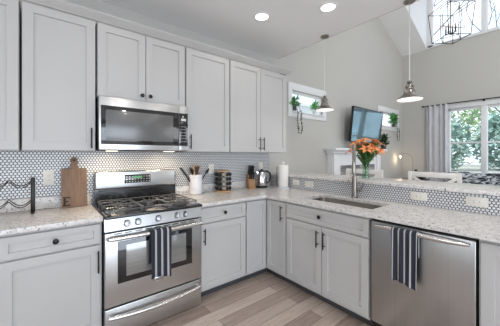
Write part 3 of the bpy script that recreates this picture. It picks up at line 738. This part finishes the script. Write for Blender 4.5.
# spice rack
SR = (1.645, 2.555, ZT)
t = thing('spice_rack', 'revolving wooden spice rack beside the utensil crock', 'spice rack', SR, .35)
MB().lathe([(.088, 0), (.092, .004), (.092, .014), (.088, .018)], seg=40, cap0=True, cap1=True).build('base', M_WOODL, t)
MB().lathe([(.072, .238), (.075, .242), (.075, .250), (.060, .256), (.02, .258)], seg=40, cap0=True, cap1=True).build('top_disc', M_WOODL, t)
b = MB(); 
for sx in (-1, 1):
    for sy in (-1, 1): b.box(sx*.028-.002, sx*.028+.002, sy*.028-.002, sy*.028+.002, .018, .238)
for sx in (-1, 1): b.box(sx*.0285-.001, sx*.0285+.001, -.03, .03, .018, .238); b.box(-.03, .03, sx*.0285-.001, sx*.0285+.001, .018, .238)
b.build('frame', M_CHROME, t)
M_JAR = pm('spice_jar_glass', (.45, .42, .38), .12, var=.4, vscale=30, coat=.5)
proto = None; dirs = [('front', -PI/2), ('right', 0), ('left', PI), ('rear', PI/2)]
sp = {}
for di, (dn, a) in enumerate(dirs):
    for col in range(2):
        for row in range(4):
            a_ = a+.35; tv = Vector((-math.sin(a_), math.cos(a_), 0)); ov = Vector((math.cos(a_), math.sin(a_), 0))
            p = Vector(SR) + ov*.031 + tv*((col-.5)*.052*1.0) + Vector((0, 0, .046+row*.054))
            if proto is None:
                j = thing('spice_jar', '', 'jar', p); j.rotation_euler = (0, PI/2, a_)
                MB().lathe([(.018, 0), (.0205, .003), (.0205, .040), (.017, .044)], seg=16, cap0=True, cap1=True).build('glass', M_JAR, j)
                MB().lathe([(.019, .042), (.0205, .044), (.0205, .058), (.018, .061)], seg=16, cap0=True, cap1=True).build('cap', M_BLACK, j)
                proto = j
            else: j = copy_tree(proto); j.location = p; j.rotation_euler = (0, PI/2, a_)
            lvl = ['bottom row', 'second row from the bottom', 'third row from the bottom', 'top row'][row]
            face = {'front': 'side facing the range', 'right': 'side facing the knife block', 'left': 'side facing the crock', 'rear': 'side facing the tile'}[dn]
            j['label'] = 'black-capped spice jar, %s, %s of the rack' % (lvl, face); j['group'] = 'spice jars, %s, %s' % (lvl, face)

# knife block
KB = (2.085, 2.575, ZT)
t = thing('knife_block', 'slanted wooden knife block holding black-handled knives', 'knife block', KB, -.35)
b = MB().prism([(-.075, 0), (.055, 0), (.075, .165), (.02, .185), (-.035, .10)], -.042, .042, M=Matrix(((0, 0, 1, 0), (1, 0, 0, 0), (0, 1, 0, 0), (0, 0, 0, 1))))
bo = b.build('block', M_WOODD, t); md = bo.modifiers.new('b', 'BEVEL'); md.width = .003; md.segments = 2
kn = None; i = 0
dn_ = Vector((0, -.42, .91)).normalized()
for row, (yy, zz, L) in enumerate(((.045, .168, .145), (.012, .165, .14), (-.018, .118, .11))):
    for col, xx in enumerate((-.026, 0, .026)):
        loc = Matrix.Translation(KB) @ Matrix.Rotation(-.35, 4, 'Z') @ Vector((xx, yy, zz))
        k = thing('kitchen_knife', '', 'knife', loc, -.35, 'knives in the wooden block')
        b = MB(Matrix.Rotation(.43, 4, 'X')); b.box(-.008, .008, -.010, .010, .012, L, .004); b.build('handle', M_BLACK, k)
        b = MB(Matrix.Rotation(.43, 4, 'X')); b.box(-.0015, .0015, -.010, .010, -.01, .0125); b.build('blade', M_CHROME, k)
        k['label'] = 'black-handled knife, %s row, %s of the wooden block' % (['rear', 'middle', 'front'][row], ['left side', 'centre', 'right side'][col])

# kettle
KT = (2.262, 2.56, ZT)
t = thing('electric_kettle', 'stainless electric kettle with black handle beside the knife block', 'kettle', KT, -.6)
MB().lathe([(.074, 0), (.078, .004), (.078, .020), (.070, .026)], seg=32, cap0=True, cap1=True).build('base', M_BLACK, t)
MB().lathe([(.068, .027), (.072, .034), (.070, .09), (.060, .165), (.052, .205), (.050, .212)], seg=32, cap0=True, cap1=True).build('body', M_CHROME, t)
MB().lathe([(.050, .212), (.046, .226), (.02, .234), (.014, .246), (.003, .250)], seg=32, cap0=True, cap1=True).build('lid', M_BLACK, t)
MB().tube([(.044, 0, .212), (.075, 0, .218), (.108, 0, .195), (.118, 0, .14), (.105, 0, .085), (.072, 0, .060)], [.012, .014, .014, .013, .012, .010], 12).build('handle', M_BLACK, t)
MB().prism([(-.045, .165), (-.075, .215), (-.05, .214)], -.02, .02, M=RX).build('spout', M_CHROME, t)

# paper towel holder
PT = (2.437, 2.385, ZT)
t = thing('paper_towel_holder', 'white paper towel holder on the worktop corner', 'towel holder', (2.442, 2.335, ZT))
MB().lathe([(.080, 0), (.084, .004), (.082, .014), (.05, .020), (.012, .021)], seg=36, cap0=True, cap1=True).build('base', M_CERAM, t)
MB().lathe([(.008, .021), (.008, .322), (.016, .326), (.018, .338), (.010, .348), (.002, .350)], seg=20, cap0=True, cap1=True).build('rod', M_CERAM, t)
MB().tube([(-.072, .03, .01), (-.084, .035, .06), (-.086, .036, .24), (-.080, .033, .285), (-.074, .03, .26)], .0035, 8).build('tension_arm', M_DARKBR, t)
o = MB().lathe([(.018, .022), (.064, .022), (.066, .026), (.066, .300), (.062, .304), (.018, .304), (.018, .022)], seg=40).build('paper_towel_roll', M_PAPER, off=None)
o.location = (2.442, 2.335, ZT+.0005); tag(o, 'white roll of paper towels standing on the holder', 'paper towels')

# ------------------------------------------------------------------ vase with lilies on the bar
VZ = 1.0905; VP = Vector((2.72, 1.366, VZ))
t = thing('glass_vase', 'tall glass vase on the bar top with the lilies', 'vase', VP)
MB().lathe([(.036, 0), (.040, .006), (.034, .08), (.036, .16), (.048, .235), (.0455, .235), (.0335, .16), (.0315, .08), (.034, .014), (.002, .012)], seg=32, cap0=True, cap1=True).build('glass', M_VASE, t)
random.seed(4)
def petal(b, M, L, w):
    V = []
    for i in range(7):
        s = i/6; ww = w*math.sin(PI*min(.98, s*.86+.12))**.8; zz = L*(.75*s-.55*s**3.0); xx = L*s
        V.append([b.bm.verts.new(M @ Vector((xx, k*ww, zz+abs(k)*.004))) for k in (-1, 0, 1)])
    for A, B in zip(V, V[1:]):
        for k in range(2): b.bm.faces.new((A[k], A[k+1], B[k+1], B[k]))
heads = []
for i in range(17):
    a = i*2.399; rad = .145*math.sqrt((i+.5)/17)
    hx, hy = rad*math.cos(a)*1.1, rad*math.sin(a)*1.1; hz = .365 - 4.0*rad*rad + random.uniform(-.055, .035)
    l = thing('lily', '', 'flower', VP + Vector((0, 0, .03)), 0, 'orange lilies in the glass vase')
    H = Vector((hx, hy, hz)); R0 = Vector((-hx*.14, -hy*.14, 0))
    mid = Vector((hx*.15, hy*.15, .17))
    pts = []
    for k in range(9):
        s = k/8; pts.append(R0*(1-s)**2 + mid*2*s*(1-s) + H*s*s)
    MB().tube(pts, .0032, 6).build('stem', M_STEM, l)
    b = MB()
    dirv = Vector((hx*4, hy*4, .75)).normalized(); Q = Matrix.Translation(H) @ dirv.to_track_quat('Z', 'Y').to_matrix().to_4x4()
    for k in range(6): petal(b, Q @ Matrix.Rotation(k*PI/3+random.uniform(-.1, .1), 4, 'Z'), .072+random.uniform(-.008, .010), .017)
    fo = b.build('blossom', M_LILY, l, smooth=60); md = fo.modifiers.new('s', 'SOLIDIFY'); md.thickness = .0012
    b = MB()
    for k in range(5):
        q = Q @ Matrix.Rotation(k*1.256, 4, 'Z'); b.tube([q @ Vector((.002, 0, .003)), q @ Vector((.010, 0, .034))], .001, 5); b.sph(q @ Vector((.010, 0, .035)), .003, 6, 4)
    b.build('stamens', M_LILYC, l)
    b = MB()
    for k in range(11):
        p = pts[3+k % 5]; az = random.uniform(0, 6.28); petal(b, Matrix.Translation(p) @ Matrix.Rotation(az, 4, 'Z') @ Matrix.Rotation(-.5, 4, 'Y'), random.uniform(.06, .10), .011)
    b.build('leaves', M_STEM, l, smooth=60)
    side = 'left side' if (hx*.779-hy*.627) < -.035 else ('right side' if (hx*.779-hy*.627) > .035 else 'middle')
    dep = 'front' if (hx*.627+hy*.779) < 0 else 'back'
    l['label'] = 'orange lily in the glass vase, %s of the bunch, towards the %s' % (side, dep)
    l['group'] = 'orange lilies, %s, towards the %s' % (side, dep)

# ------------------------------------------------------------------ bar stools with crossed backs
def stool(label, x, y, rz):
    t = thing('bar_stool', label, 'stool', (x, y, 0), rz, )
    W = .225
    for s in (-1, 1):   # back is towards +x, seat towards -x (bar)
        b = MB().prism([(.155, 0), (.200, 0), (.185, .70), (.200, 1.165), (.165, 1.165), (.150, .70)], s*W-.0175, s*W+.0175, M=Matrix(((1, 0, 0, 0), (0, 0, 1, 0), (0, 1, 0, 0), (0, 0, 0, 1)))); b.build('rear_post', M_STOOL, t)
        MB().box(-.19, -.152, s*W-.018, s*W+.018, 0, .70, .003).build('leg', M_STOOL, t)
    MB().box(-.205, .18, -W-.03, W+.03, .701, .735, .012, 3).build('seat', M_STOOL, t)
    MB().box(.168, .196, -W+.016, W-.016, 1.105, 1.162, .004).build('top_rail', M_STOOL, t)
    MB().box(.160, .188, -W+.016, W-.016, .80, .835, .004).build('lower_rail', M_STOOL, t)
    for s in (-1, 1):
        b = MB(Matrix.Translation((.176+.006*s, 0, .97)) @ Matrix.Rotation(s*math.atan2(.27, .41), 4, 'X'))
        b.box(-.006, .006, -.245, .245, -.016, .016, .002); b.build('cross_slat', M_STOOL, t)
    for z, s in ((.22, 1), (.32, -1)):
        MB().box(-.17, .17, s*W-.012, s*W+.012, z, z+.03, .003).build('stretcher', M_STOOL, t)
    MB().box(-.185, -.155, -W, W, .25, .28, .003).build('footrest', M_STOOL, t)
    return t
stool('white X-back bar stool behind the bar above the dishwasher', 3.30-.18, .905, 0)
stool('white X-back bar stool behind the flower vase', 3.26-.18, 1.665, 0)

# ------------------------------------------------------------------ pendants
def pendant(label, x, y, zs):
    t = thing('pendant_light', label, 'pendant light', (x, y, ZC))
    MB().lathe([(.003, -.001), (.048, -.001), (.048, -.012), (.036, -.022), (.012, -.030), (.003, -.031)], seg=28, cap0=True, cap1=True).build('canopy', M_NICKEL, t)
    dz = zs-ZC
    MB().cyl((0, 0, -.03), (0, 0, dz+.16), .0045, seg=8).build('cord', M_CORD, t)
    MB().lathe([(.006, dz+.168), (.020, dz+.160), (.022, dz+.150), (.014, dz+.144), (.030, dz+.128), (.036, dz+.118), (.036, dz+.100), (.028, dz+.098), (.028, dz+.088), (.044, dz+.078),
                (.047, dz+.060), (.052, dz+.044), (.080, dz+.016), (.108, dz+.000), (.110, dz-.008), (.105, dz-.006), (.07, dz+.008), (.04, dz+.030)], seg=40, cap0=True).build('shade', M_NICKEL, t)
    MB().lathe([(.105, dz-.004), (.102, dz-.012), (.07, dz-.018), (.035, dz-.021), (.003, dz-.022)], seg=40, cap1=True).build('diffuser', M_BULBP, t)
    l = bpy.data.lights.new('pendant_bulb', 'AREA'); l.shape = 'DISK'; l.size = .16; l.energy = 1.0; l.color = (1, .93, .82)
    q = bpy.data.objects.new('pendant_bulb', l); C.objects.link(q); q.parent = t; q.location = (0, 0, dz-.03)
pendant('nickel pendant light hanging in front of the small left window', 2.585, 1.795, 1.895)
pendant('nickel pendant light hanging nearer the curtain', 2.595, .895, 1.868)

# recessed lights
def downlight(label, x, y, e=1.4):
    t = thing('recessed_light', label, 'ceiling light', (x, y, ZC))
    MB().lathe([(.088, -.0005), (.088, -.006), (.070, -.009), (.066, -.003)], seg=32).build('trim_ring', M_WHITE, t)
    MB().lathe([(.068, -.004), (.04, -.005), (.002, -.005)], seg=32, cap1=True).build('lens', M_BULB, t)
    l = bpy.data.lights.new('downlight_lamp', 'AREA'); l.shape = 'DISK'; l.size = .12; l.energy = e; l.color = (1, .93, .85)
    q = bpy.data.objects.new('downlight_lamp', l); C.objects.link(q); q.parent = t; q.location = (0, 0, -.012)
downlight('round recessed ceiling light, the left of the two in view', 1.715, 1.94)
downlight('round recessed ceiling light, the right of the two in view', 2.10, 1.42)
for i, (x, y) in enumerate(((.55, 1.55), (-.7, 1.3), (.6, .1), (1.9, .1), (-.8, -.4), (.6, -1.5), (2.0, -1.5))):  # unseen ceiling lights, added to light the room
    downlight('added round recessed fill light out of the picture, above %s' % ['the range front', 'the left worktop', 'the camera', 'the dishwasher aisle', 'the left passage', 'the garden door', 'the bar end'][i], x, y, (1.3, 1.3, 4.5, 3, 4.5, 5, 5)[i])

# ------------------------------------------------------------------ chandelier
CH = Vector((4.80, 1.095, 3.12)); t = thing('lantern_chandelier', 'open black metal cage chandelier in front of the high windows', 'chandelier', CH, PHI)
def bar(b, p, q, r=.006): b.tube([p, q], r, 4)
ht, tp, bt = .46, .20, .165
T = [Vector((s*tp, u*tp, ht)) for s, u in ((-1, -1), (1, -1), (1, 1), (-1, 1))]; Bm = [Vector((s*bt, u*bt, 0)) for s, u in ((-1, -1), (1, -1), (1, 1), (-1, 1))]
b = MB()
for i in range(4):
    bar(b, T[i], T[(i+1) % 4]); bar(b, Bm[i], Bm[(i+1) % 4]); bar(b, T[i], Bm[i])
b.build('outer_cage', M_DARKBR, t)
b = MB(Matrix.Rotation(PI/4, 4, 'Z'))
t2 = [Vector((s*.115, u*.115, ht)) for s, u in ((-1, -1), (1, -1), (1, 1), (-1, 1))]; b2 = [Vector((s*.105, u*.105, .0)) for s, u in ((-1, -1), (1, -1), (1, 1), (-1, 1))]
for i in range(4): bar(b, t2[i], b2[i], .0045); bar(b, t2[i], Vector((0, 0, ht+.12)), .0045); bar(b, b2[i], b2[(i+1) % 4], .0045)
b.build('inner_cage', M_DARKBR, t)
b = MB(); b.cyl((0, 0, .08), (0, 0, ht+.13), .006, seg=10); b.sph((0, 0, .08), .018)
for k in range(4):
    a = k*PI/2+.5; b.tube([(0, 0, .085), (.03*math.cos(a), .03*math.sin(a), .07), (.062*math.cos(a), .062*math.sin(a), .085)], .005, 8)
b.build('centre_stem', M_DARKBR, t)
for k in range(4):
    a = k*PI/2+.5; c = (.062*math.cos(a), .062*math.sin(a), 0)
    cs = MB().lathe([(.016, .085), (.018, .092), (.010, .094), (.010, .165), (.008, .167)], c, 14, True, True).build('candle_sleeve', M_DARKBR, t)
    MB().lathe([(.006, .167), (.012, .182), (.010, .200), (.002, .222)], c, 12, True, True).build('bulb', pm('amber_bulb', (.55, .35, .28), .2, var=.05), cs)
MB().cyl((0, 0, ht+.13), (0, 0, vz(4.8)+.72-.36-3.12 if False else DW_['z1']-3.12-.02), .004, seg=8).build('chain', M_DARKBR, t)
MB().cyl((0, 0, DW_['z1']-3.12-.03), (0, 0, DW_['z1']-3.12-.001), .06, seg=24).build('canopy', M_DARKBR, t)

# ------------------------------------------------------------------ fireplace, TV, window plants
FX0, FX1, FY = 3.93, 5.74, 2.57
t = thing('fireplace', 'white fireplace surround with slate-tiled opening on the far side wall', 'fireplace', (4.7, 2.6, 0)); O = (4.7, 2.6, 0)
P_(MB().box(FX0, FX1, FY, YW-.002, .001, 1.372), 'chimney_breast', M_WHITE)
P_(MB().box(FX0-.10, FX1+.10, FY-.13, YW-.002, 1.43, 1.480, .006), 'mantel_shelf', M_WHITE)
P_(MB().box(FX0-.05, FX1+.05, FY-.05, YW-.002, 1.373, 1.429, .015, 3), 'mantel_moulding', M_WHITE)
for x in (FX0+.01, FX1-.17): P_(MB().box(x, x+.16, FY-.03, FY-.001, .001, 1.372, .004), 'pilaster', M_WHITE)
P_(MB().box(FX0+.26, FX1-.26, FY-.012, FY-.001, .001, 1.16), 'slate_surround', M_SLATE)
P_(MB().box(FX0+.45, FX1-.45, FY-.02, FY-.013, .05, .82, .004), 'firebox_door', M_BGLASS)
t = thing('television', 'flat television tilted forward on the mantel reflecting the room', 'television', (4.99, 2.53, 1.481))
R_t = Matrix.Translation((0, -.02, .12)) @ Matrix.Rotation(.10, 4, 'X')
b = MB(R_t); b.box(-.60, .60, -.02, .025, 0, .66, .006); b.build('housing', M_BLACK, t)
b = MB(R_t); b.box(-.588, .588, -.0215, -.0195, .014, .648); b.build('screen', M_SCREEN, t)
MB().box(-.60+.05, -.25, -.08, .08, 0, .012, .004).box(-.42, -.38, -.01, .02, .01, .16).box(.25, .55, -.08, .08, 0, .012, .004).box(.38, .42, -.01, .02, .01, .16).build('stand', M_BLACK, t)

def leaf_quad(b, p, L, wd, az, el):
    M = Matrix.Translation(p) @ Matrix.Rotation(az, 4, 'Z') @ Matrix.Rotation(-el, 4, 'Y')
    vs = [b.bm.verts.new(M @ Vector(q)) for q in ((0, 0, 0), (L*.45, -wd, .1*L), (L, 0, 0), (L*.45, wd, .1*L))]; b.bm.faces.new(vs)
def potted(label, p, kind, vines=0, vl=.35, sp=.09, mat=None, pm_=None, pr=.04, n=90):
    t = thing('potted_plant', label, 'plant', p)
    MB().lathe([(pr*.8, 0), (pr, pr*1.6), (pr*1.05, pr*1.6), (pr*.9, pr*1.5), (.002, pr*1.45)], seg=20, cap0=True, cap1=True).build('pot', pm_ or M_POT, t)
    b = MB()
    for i in range(n):
        a = random.uniform(0, 6.28); el = random.uniform(-.3, 1.3); r = random.uniform(0, sp*.7)
        leaf_quad(b, Vector((r*math.cos(a), r*math.sin(a)*.6, pr*1.5+random.uniform(0, sp*1.2))), random.uniform(.04, .07)*sp/.09, .014*sp/.09, a, el)
    b.build('foliage', mat or M_LEAF, t, smooth=0)
    if vines:
        for v in range(vines):
            b = MB()
            x0 = (v-(vines-1)/2)*sp*.75+.012; pts = []
            for k in range(16):
                s = k/15; pts.append(Vector((x0+.012*math.sin(s*9+v), -pr*.6-.085*min(1, s*4), pr*1.6-(s*vl if s > .1 else -.01))))
            b.tube(pts, .0025, 5)
            for k in range(80):
                q = pts[random.randrange(1, 16)]; leaf_quad(b, q+Vector((0, 0, random.uniform(-.02, .02))), random.uniform(.02, .034), .010, random.uniform(0, 6.28), random.uniform(-1, .4))
            b.build('trailing_vine', M_LEAFD, t, smooth=0)
    return t
potted('trailing plant on the left window sill with hanging vines', (3.03, 2.67, 2.0405), 0, 2, .43, .11, M_LEAF, M_POT, .045, 150)
potted('small bright green plant at the right end of the left window sill', (3.60, 2.70, 2.0405), 0, 0, mat=M_LEAFB, pm_=M_POTW, pr=.04, sp=.10)
potted('trailing plant on the sill of the window right of the television', (6.70, 2.67, 2.0405), 0, 2, .40, .16, M_LEAF, M_POT, .045, 130)
potted('dark leafy plant on the mantel right of the television', (5.77, 2.50, 1.481), 0, 0, mat=M_LEAFD, sp=.16, pr=.06, n=110)

# ------------------------------------------------------------------ curtain, rod
t = thing('curtain_rod', 'black curtain rod above the wide far window', 'curtain rod', (XF-.10, .8, 2.525))
MB().cyl((0, 1.36, 0), (0, -1.6, 0), .011, seg=12).build('rod', M_BLACKM, t)
for y in (1.38, -1.62): MB().sph((0, y, 0), .024).build('finial', M_BLACKM, t)
for y in (1.30, .285, -1.5): MB().cyl((0, y, 0), (.099, y, 0), .009, seg=10).box(.085, .099, y-.02, y+.02, -.03, .03, .003).build('bracket', M_BLACKM, t)
b = MB(); V = []; ny = 90
for i in range(ny+1):
    s = i/ny; y = 2.10-.42*s
    x = .030*math.sin(s*2*PI*4.2+.9*math.sin(s*7))+.010*math.sin(s*19)
    V.append([b.bm.verts.new((XF-.10+x*(.75+.25*z/2.5), y+.02*(1-z/2.5)*(s-.5), z)) for z in (.02, .8, 1.6, 2.2, 2.535)])
for A, B in zip(V, V[1:]):
    for k in range(4): b.bm.faces.new((A[k], A[k+1], B[k+1], B[k]))
o = b.build('curtain', M_CURT, smooth=80, off=(XF-.10, 1.9, 0)); md = o.modifiers.new('s', 'SOLIDIFY'); md.thickness = .003
tag(o, 'grey curtain panel hanging left of the wide far window', 'curtain')

# ------------------------------------------------------------------ floor lamp, side table, dark box
t = thing('floor_lamp', 'slim floor lamp with curved arm and small glowing glass shade', 'lamp', (6.86, 2.30, 0))
MB().lathe([(.12, 0), (.12, .015), (.02, .022), (.008, .03)], seg=28, cap0=True, cap1=True).build('base', M_DARKBR, t)
MB().tube([(0, 0, .02), (0, 0, 1.10), (.0, -.01, 1.25), (-.01, .03, 1.34), (-.02, .12, 1.385), (-.02, .22, 1.385), (-.02, .27, 1.37)], .006, 8).build('pole', M_NICKEL, t)
MB().lathe([(.012, 1.372), (.035, 1.352), (.055, 1.30), (.058, 1.262)], (-.02, .265, 0), 20, True).build('shade', M_GLOBE, t)
bl = MB().sph((-.02, .265, 1.315), .024).build('bulb', M_BULBW, t)
pl = bpy.data.lights.new('bulb_light', 'POINT'); pl.energy = 1.2; pl.color = (1, .76, .48); pl.shadow_soft_size = .03
q = bpy.data.objects.new('bulb_light', pl); C.objects.link(q); q.parent = t; q.location = (-.02, .265, 1.25)
t = thing('side_table', 'small dark side table in the far corner', 'table', (6.55, 2.13, 0))
MB().box(-.22, .22, -.20, .20, .78, .81, .004).build('top', M_DARKBR, t)
for sx in (-1, 1):
    for sy in (-1, 1): MB().box(sx*.19-.014, sx*.19+.014, sy*.17-.014, sy*.17+.014, 0, .78).build('leg', M_DARKBR, t)
t = thing('speaker', 'black box speaker on the corner side table', 'speaker', (6.55, 2.10, .8105))
MB().box(-.08, .08, -.14, .08, 0, .17, .01, 3).build('cabinet', M_BLACK, t)
MB(Matrix.Translation((-.0805, -.03, .085)) @ Matrix.Rotation(-PI/2, 4, 'Y')).lathe([(.06, 0), (.06, .004), (.05, .003), (.01, .001)], seg=20, cap1=True).build('driver', M_POT, t)
MB().cyl((0, 0.03, .17), (0, .03, .215), .03, seg=14).build('knob', M_BLACK, t)

# ------------------------------------------------------------------ sofa with throw
t = thing('sofa', 'grey sofa standing below the wide far window', 'sofa', (6.55, .55, 0))
MB().box(-.42, .42, -1.05, 1.05, .10, .42, .04, 3).build('base', M_SOFA, t)
MB().box(.20, .44, -1.05, 1.05, .421, .93, .06, 3).build('backrest', M_SOFA, t)
for y in (-1.13, 1.13): MB().box(-.42, .42, y-.09, y+.09, .10, .66, .05, 3).build('armrest', M_SOFA, t)
for y in (-.52, .52): MB().box(-.42, .19, y-.51, y+.51, .425, .58, .05, 3).build('seat_cushion', M_SOFA, t)
for x in (-.36, .36):
    for y in (-1.0, 1.0): MB().cyl((x, y, 0), (x, y, .10), .02, seg=10).build('foot', M_DARKBR, t)
b = MB(); V = []
pth = [(6.725, .62), (6.722, .75), (6.722, .88), (6.745, .95), (6.80, .965), (6.90, .968), (6.975, .955), (7.003, .90), (7.006, .80)]
for i in range(49):
    y = -.42+1.98*i/48
    V.append([b.bm.verts.new((x-.006+(.012*math.sin(i*.9+k) if k < 4 else 0), y, z+.006+.020*max(0, math.sin(i*.55+k*.7)) if 2 < k < 7 else z+.03*math.sin(i*.4))) for k, (x, z) in enumerate(pth)])
for A, B in zip(V, V[1:]):
    for k in range(len(pth)-1): b.bm.faces.new((A[k], A[k+1], B[k+1], B[k]))
o = b.build('throw_blanket', M_THROW, smooth=70, off=(6.85, .55, .95)); md = o.modifiers.new('s', 'SOLIDIFY'); md.thickness = .006; md.offset = 1
tag(o, 'black and white patterned throw draped over the sofa back', 'blanket')

# ------------------------------------------------------------------ outside
b = MB(); prf = [(-12, -.5), (8.6, -.5), (11.0, .5), (60, .5), (60, -.8), (-12, -.8)]
b.prism(prf, -40, 40, M=RX); o = b.build('ground', M_GRASS, smooth=0); struct(o)
def foliage_mat(name, c1, c2, c3):
    m, n, L, b = nodes_mat(name); b.inputs['Roughness'].default_value = .7
    t = n.new('ShaderNodeTexCoord'); a = n.new('ShaderNodeTexNoise'); a.inputs['Scale'].default_value = 1.6; a.inputs['Detail'].default_value = 5; L.new(t.outputs['Object'], a.inputs['Vector'])
    r = ramp(n, [(.35, c1), (.5, c2), (.66, c3)]); L.new(a.outputs[0], r.inputs[0]); L.new(r.outputs[0], b.inputs['Base Color']); return m
M_F1 = foliage_mat('tree_leaves', (.22, .36, .26), (.42, .60, .36), (.80, .88, .50)); M_F2 = foliage_mat('shrub_leaves', (.22, .36, .32), (.40, .56, .50), (.62, .76, .66))
def tree(name, label, x, y, h, R, mat, n=1500, trunk=True, cat='tree', group=None):
    t = thing(name, label, cat, (x, y, .5), 0, group); rnd = random.Random(int(x*31+y*17))
    if trunk:
        b = MB(); b.tube([(0, 0, 0), (.1, .05, h*.4), (-.05, 0, h*.8)], [.18, .14, .06], 10)
        for k in range(6): a = k*1.05; b.tube([(0, 0, h*(.35+.06*k)), (R*.6*math.cos(a), R*.6*math.sin(a), h*(.55+.06*k))], [.06, .02], 6)
        b.build('trunk', M_BARK, t)
    b = MB(); zc_ = h*.62 if trunk else h*.5; rz_ = h*.42 if trunk else h*.5
    for i in range(n):
        u = rnd.uniform(-1, 1); a = rnd.uniform(0, 6.283); rr_ = rnd.uniform(.45, 1)**.5*(1+.15*math.sin(5*a+3*u))
        p = Vector((R*rr_*math.sqrt(1-u*u)*math.cos(a), R*rr_*math.sqrt(1-u*u)*math.sin(a), max(.05, zc_+rz_*rr_*u)))
        leaf_quad(b, p, rnd.uniform(.22, .44), rnd.uniform(.07, .13), rnd.uniform(0, 6.28), rnd.uniform(-1, 1))
    b.build('crown', mat, t, smooth=0); return t
tree('leafy_tree', 'leafy green tree outside, left pane of the far window', 22.5, 5.6, 7.4, 2.3, M_F1, 2300)
tree('leafy_tree', 'leafy green tree outside, behind the window mullion', 27.6, 3.0, 8.4, 2.4, M_F1, 2300)
tree('leafy_tree', 'leafy green tree outside, right edge of the far window', 22.0, .1, 7.0, 2.2, M_F1, 2300)
tree('shrub', 'blue-green shrub outside, left pane of the far window', 17.0, 4.3, 3.0, 1.25, M_F2, 1500, False, 'shrub')
tree('shrub', 'blue-green shrub outside, behind the window mullion', 19.4, 2.2, 3.0, 1.15, M_F2, 1500, False, 'shrub')
tree('shrub', 'blue-green shrub outside, right edge of the far window', 16.6, -.1, 2.6, 1.1, M_F2, 1300, False, 'shrub')
# bare trees seen through the high windows
def bare(label, x, y, seed):
    t = thing('bare_tree', label, 'tree', (x, y, -.5)); rnd = random.Random(seed)
    b = MB(); trunk = [Vector((.15*math.sin(k*1.3), .2*math.cos(k), k*1.1)) for k in range(12)]
    b.tube(trunk, [.20-.014*k for k in range(12)], 10); b.build('trunk', M_BARK, t)
    b = MB()
    def branch(p, d, L, r, lv):
        pts = [p]
        for k in range(5):
            d = (d + Vector((rnd.uniform(-.35, .35), rnd.uniform(-.35, .35), rnd.uniform(-.15, .28)))).normalized(); pts.append(pts[-1]+d*L/5)
        b.tube(pts, [r*(1-.15*k) for k in range(6)], 6)
        if lv > 0:
            for k in (2, 3, 5): branch(pts[k], (d+Vector((rnd.uniform(-1, 1), rnd.uniform(-1, 1), rnd.uniform(-.3, .6)))).normalized(), L*.62, r*.55, lv-1)
    for k in range(4, 12):
        a = rnd.uniform(0, 6.28); branch(trunk[k], Vector((math.cos(a), math.sin(a), .5)).normalized(), 3.0-.12*k, .032, 2)
    b.build('branches', pm('pale_bark', (.26, .26, .29), .9, var=.15), t)
bare('bare branching tree outside the high window, nearer the chandelier', 10.2, 3.2, 3)
bare('bare branching tree outside the high window, at the right edge', 10.3, .9, 8)
# neighbouring house beyond the small side windows
t = thing('neighbour_house', 'pale sided house seen through the small left window', 'house', (6.5, 9.5, -.5))
b = MB(); b.box(-3.5, 8, 0, 3, 0, 4.62)
for k in range(28): b.box(-3.51, 8.01, -.015, 0, .05+k*.16, .17+k*.16)
b.build('walls', M_SIDING, t)
MB().box(-3.8, 8.3, -.35, 3.3, 4.621, 4.75).build('roof', M_WHITE, t)
for x in (-1.2, 1.6, 4.6):
    f = MB().box(x, x+1.0, -.04, .0, 2.2, 3.7, .01).build('window', M_WHITE, t); MB().box(x+.08, x+.92, -.05, -.041, 2.28, 3.62).build('pane', M_STEELD, f)
